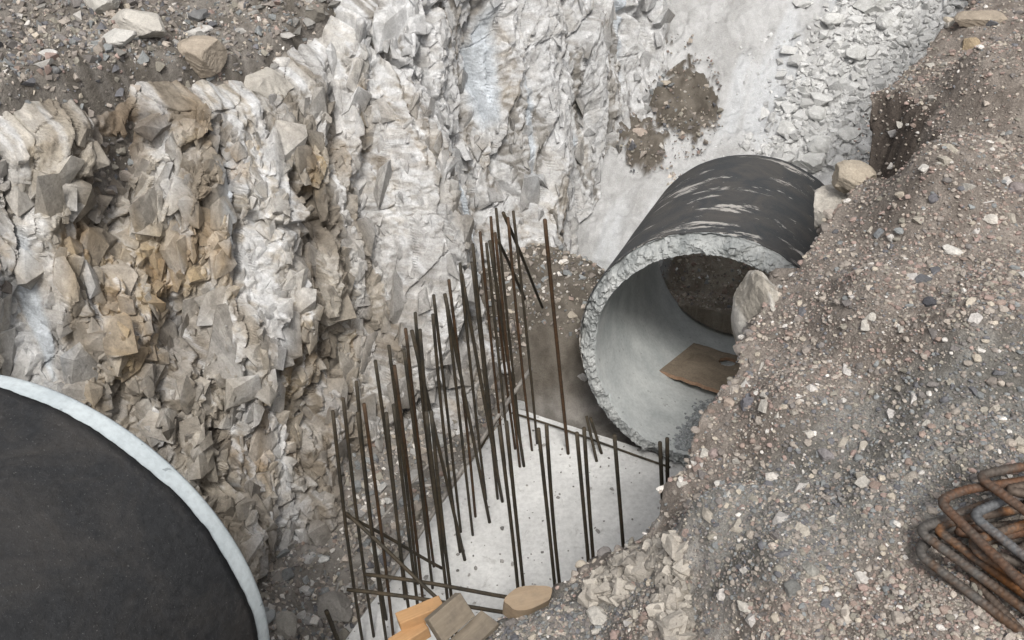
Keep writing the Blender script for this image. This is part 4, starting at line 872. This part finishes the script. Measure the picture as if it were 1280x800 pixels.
# ------------------------------------------------------------------ timber at the bank foot
def wood(name, a, b_, dirty=.3):
    m, t, b = new_mat(name, .8); co = coords(t); mp = N(t, 'Mapping'); mp.inputs['Scale'].default_value = (1, 9, 9); t.links.new(co, mp.inputs['Vector'])
    n1 = noise(t, mp.outputs[0], 8, 7, .65, .4); n2 = noise(t, co, 14, 5, .7)
    c = mix(t, n1, a, b_); c = mix(t, ramp(t, n2, [(.45, 0.0), (.75, dirty)]), c, (.10, .085, .07)); t.links.new(c, b.inputs['Base Color']); bump(t, b, n1, .5, .004); return m
W_grey = wood('weathered_wood', (.12, .10, .075), (.28, .235, .18), .8); W_new = wood('fresh_wood', (.30, .165, .075), (.52, .32, .16)); W_end = wood('end_grain', (.20, .14, .09), (.34, .27, .19), .5)
def box(dims, n=(16, 6, 6), chip=.004, seed=1):
    import bmesh
    bm = bmesh.new(); bmesh.ops.create_cube(bm, size=1)
    for v_ in bm.verts: v_.co = Vector((v_.co.x * dims[0], v_.co.y * dims[1], v_.co.z * dims[2]))
    bmesh.ops.bevel(bm, geom=bm.edges[:], offset=min(dims) * .05, segments=1, affect='EDGES')
    bmesh.ops.subdivide_edges(bm, edges=bm.edges[:], cuts=5, use_grid_fill=True)
    P = np.array([v_.co[:] for v_ in bm.verts]); k_ = noise3(P, 16, seed)
    for v_, q in zip(bm.verts, k_): v_.co *= 1 + chip * 6 * q
    return bm
def beam(label, cat, loc, dims, rot, mat, seed, ends=None):
    root = empty('timber_block', loc, label, cat); root.rotation_euler = rot
    bm = box(dims, seed=seed); me = bpy.data.meshes.new('block'); bm.to_mesh(me); bm.free(); me.materials.append(mat)
    o = bpy.data.objects.new('block', me); C.objects.link(o); o.parent = root
    return root
p = at(562, 772, 2.95); beam('grey weathered squared timber block standing in front of the orange timbers', 'timber', p, (.15, .045, .10), (-.75, 0, .72), W_grey, 1)
p = at(526, 768, 2.88); beam('orange fresh cut timber lying behind the grey block', 'timber', p, (.17, .06, .055), (-.2, .0, .36), W_new, 2)
p = at(512, 797, 2.85); beam('lower orange timber at the bottom edge beside the grey block', 'timber', p, (.14, .06, .05), (-.2, 0, .55), W_new, 3)
p = at(588, 796, 2.90); beam('thin brown board under the grey timber block', 'board', p, (.20, .09, .018), (-.1, 0, .75), W_grey, 4)
# half round log end sticking out of the gravel
p = at(660, 754, 2.93)
nn = 28; an = np.linspace(0, 2 * math.pi, nn, endpoint=False); zz = np.linspace(-.045, .045, 8)
V = np.array([[(.088 + .006 * math.sin(5 * a)) * math.cos(a), (.045 + .004 * math.cos(3 * a)) * math.sin(a), z_] for a in an for z_ in zz]); F = grid_faces(nn, 8, True)
k0 = len(V); V = np.vstack([V, [0, 0, zz[-1] + .002], [0, 0, zz[0]]]); i = np.arange(nn)
me = bpy.data.meshes.new('log_offcut'); me.from_pydata(V.tolist(), [], [tuple(f[::-1]) for f in F.tolist()] + [(int(j) * 8 + 7, int((j + 1) % nn) * 8 + 7, k0) for j in i][::1]); me.materials.append(W_end)
o = bpy.data.objects.new('timber_offcut', me); C.objects.link(o); o.location = p; o.rotation_euler = (.12, .1, .25); tag(o, 'rounded brown timber offcut half buried at the ledge below the front bars', 'timber')
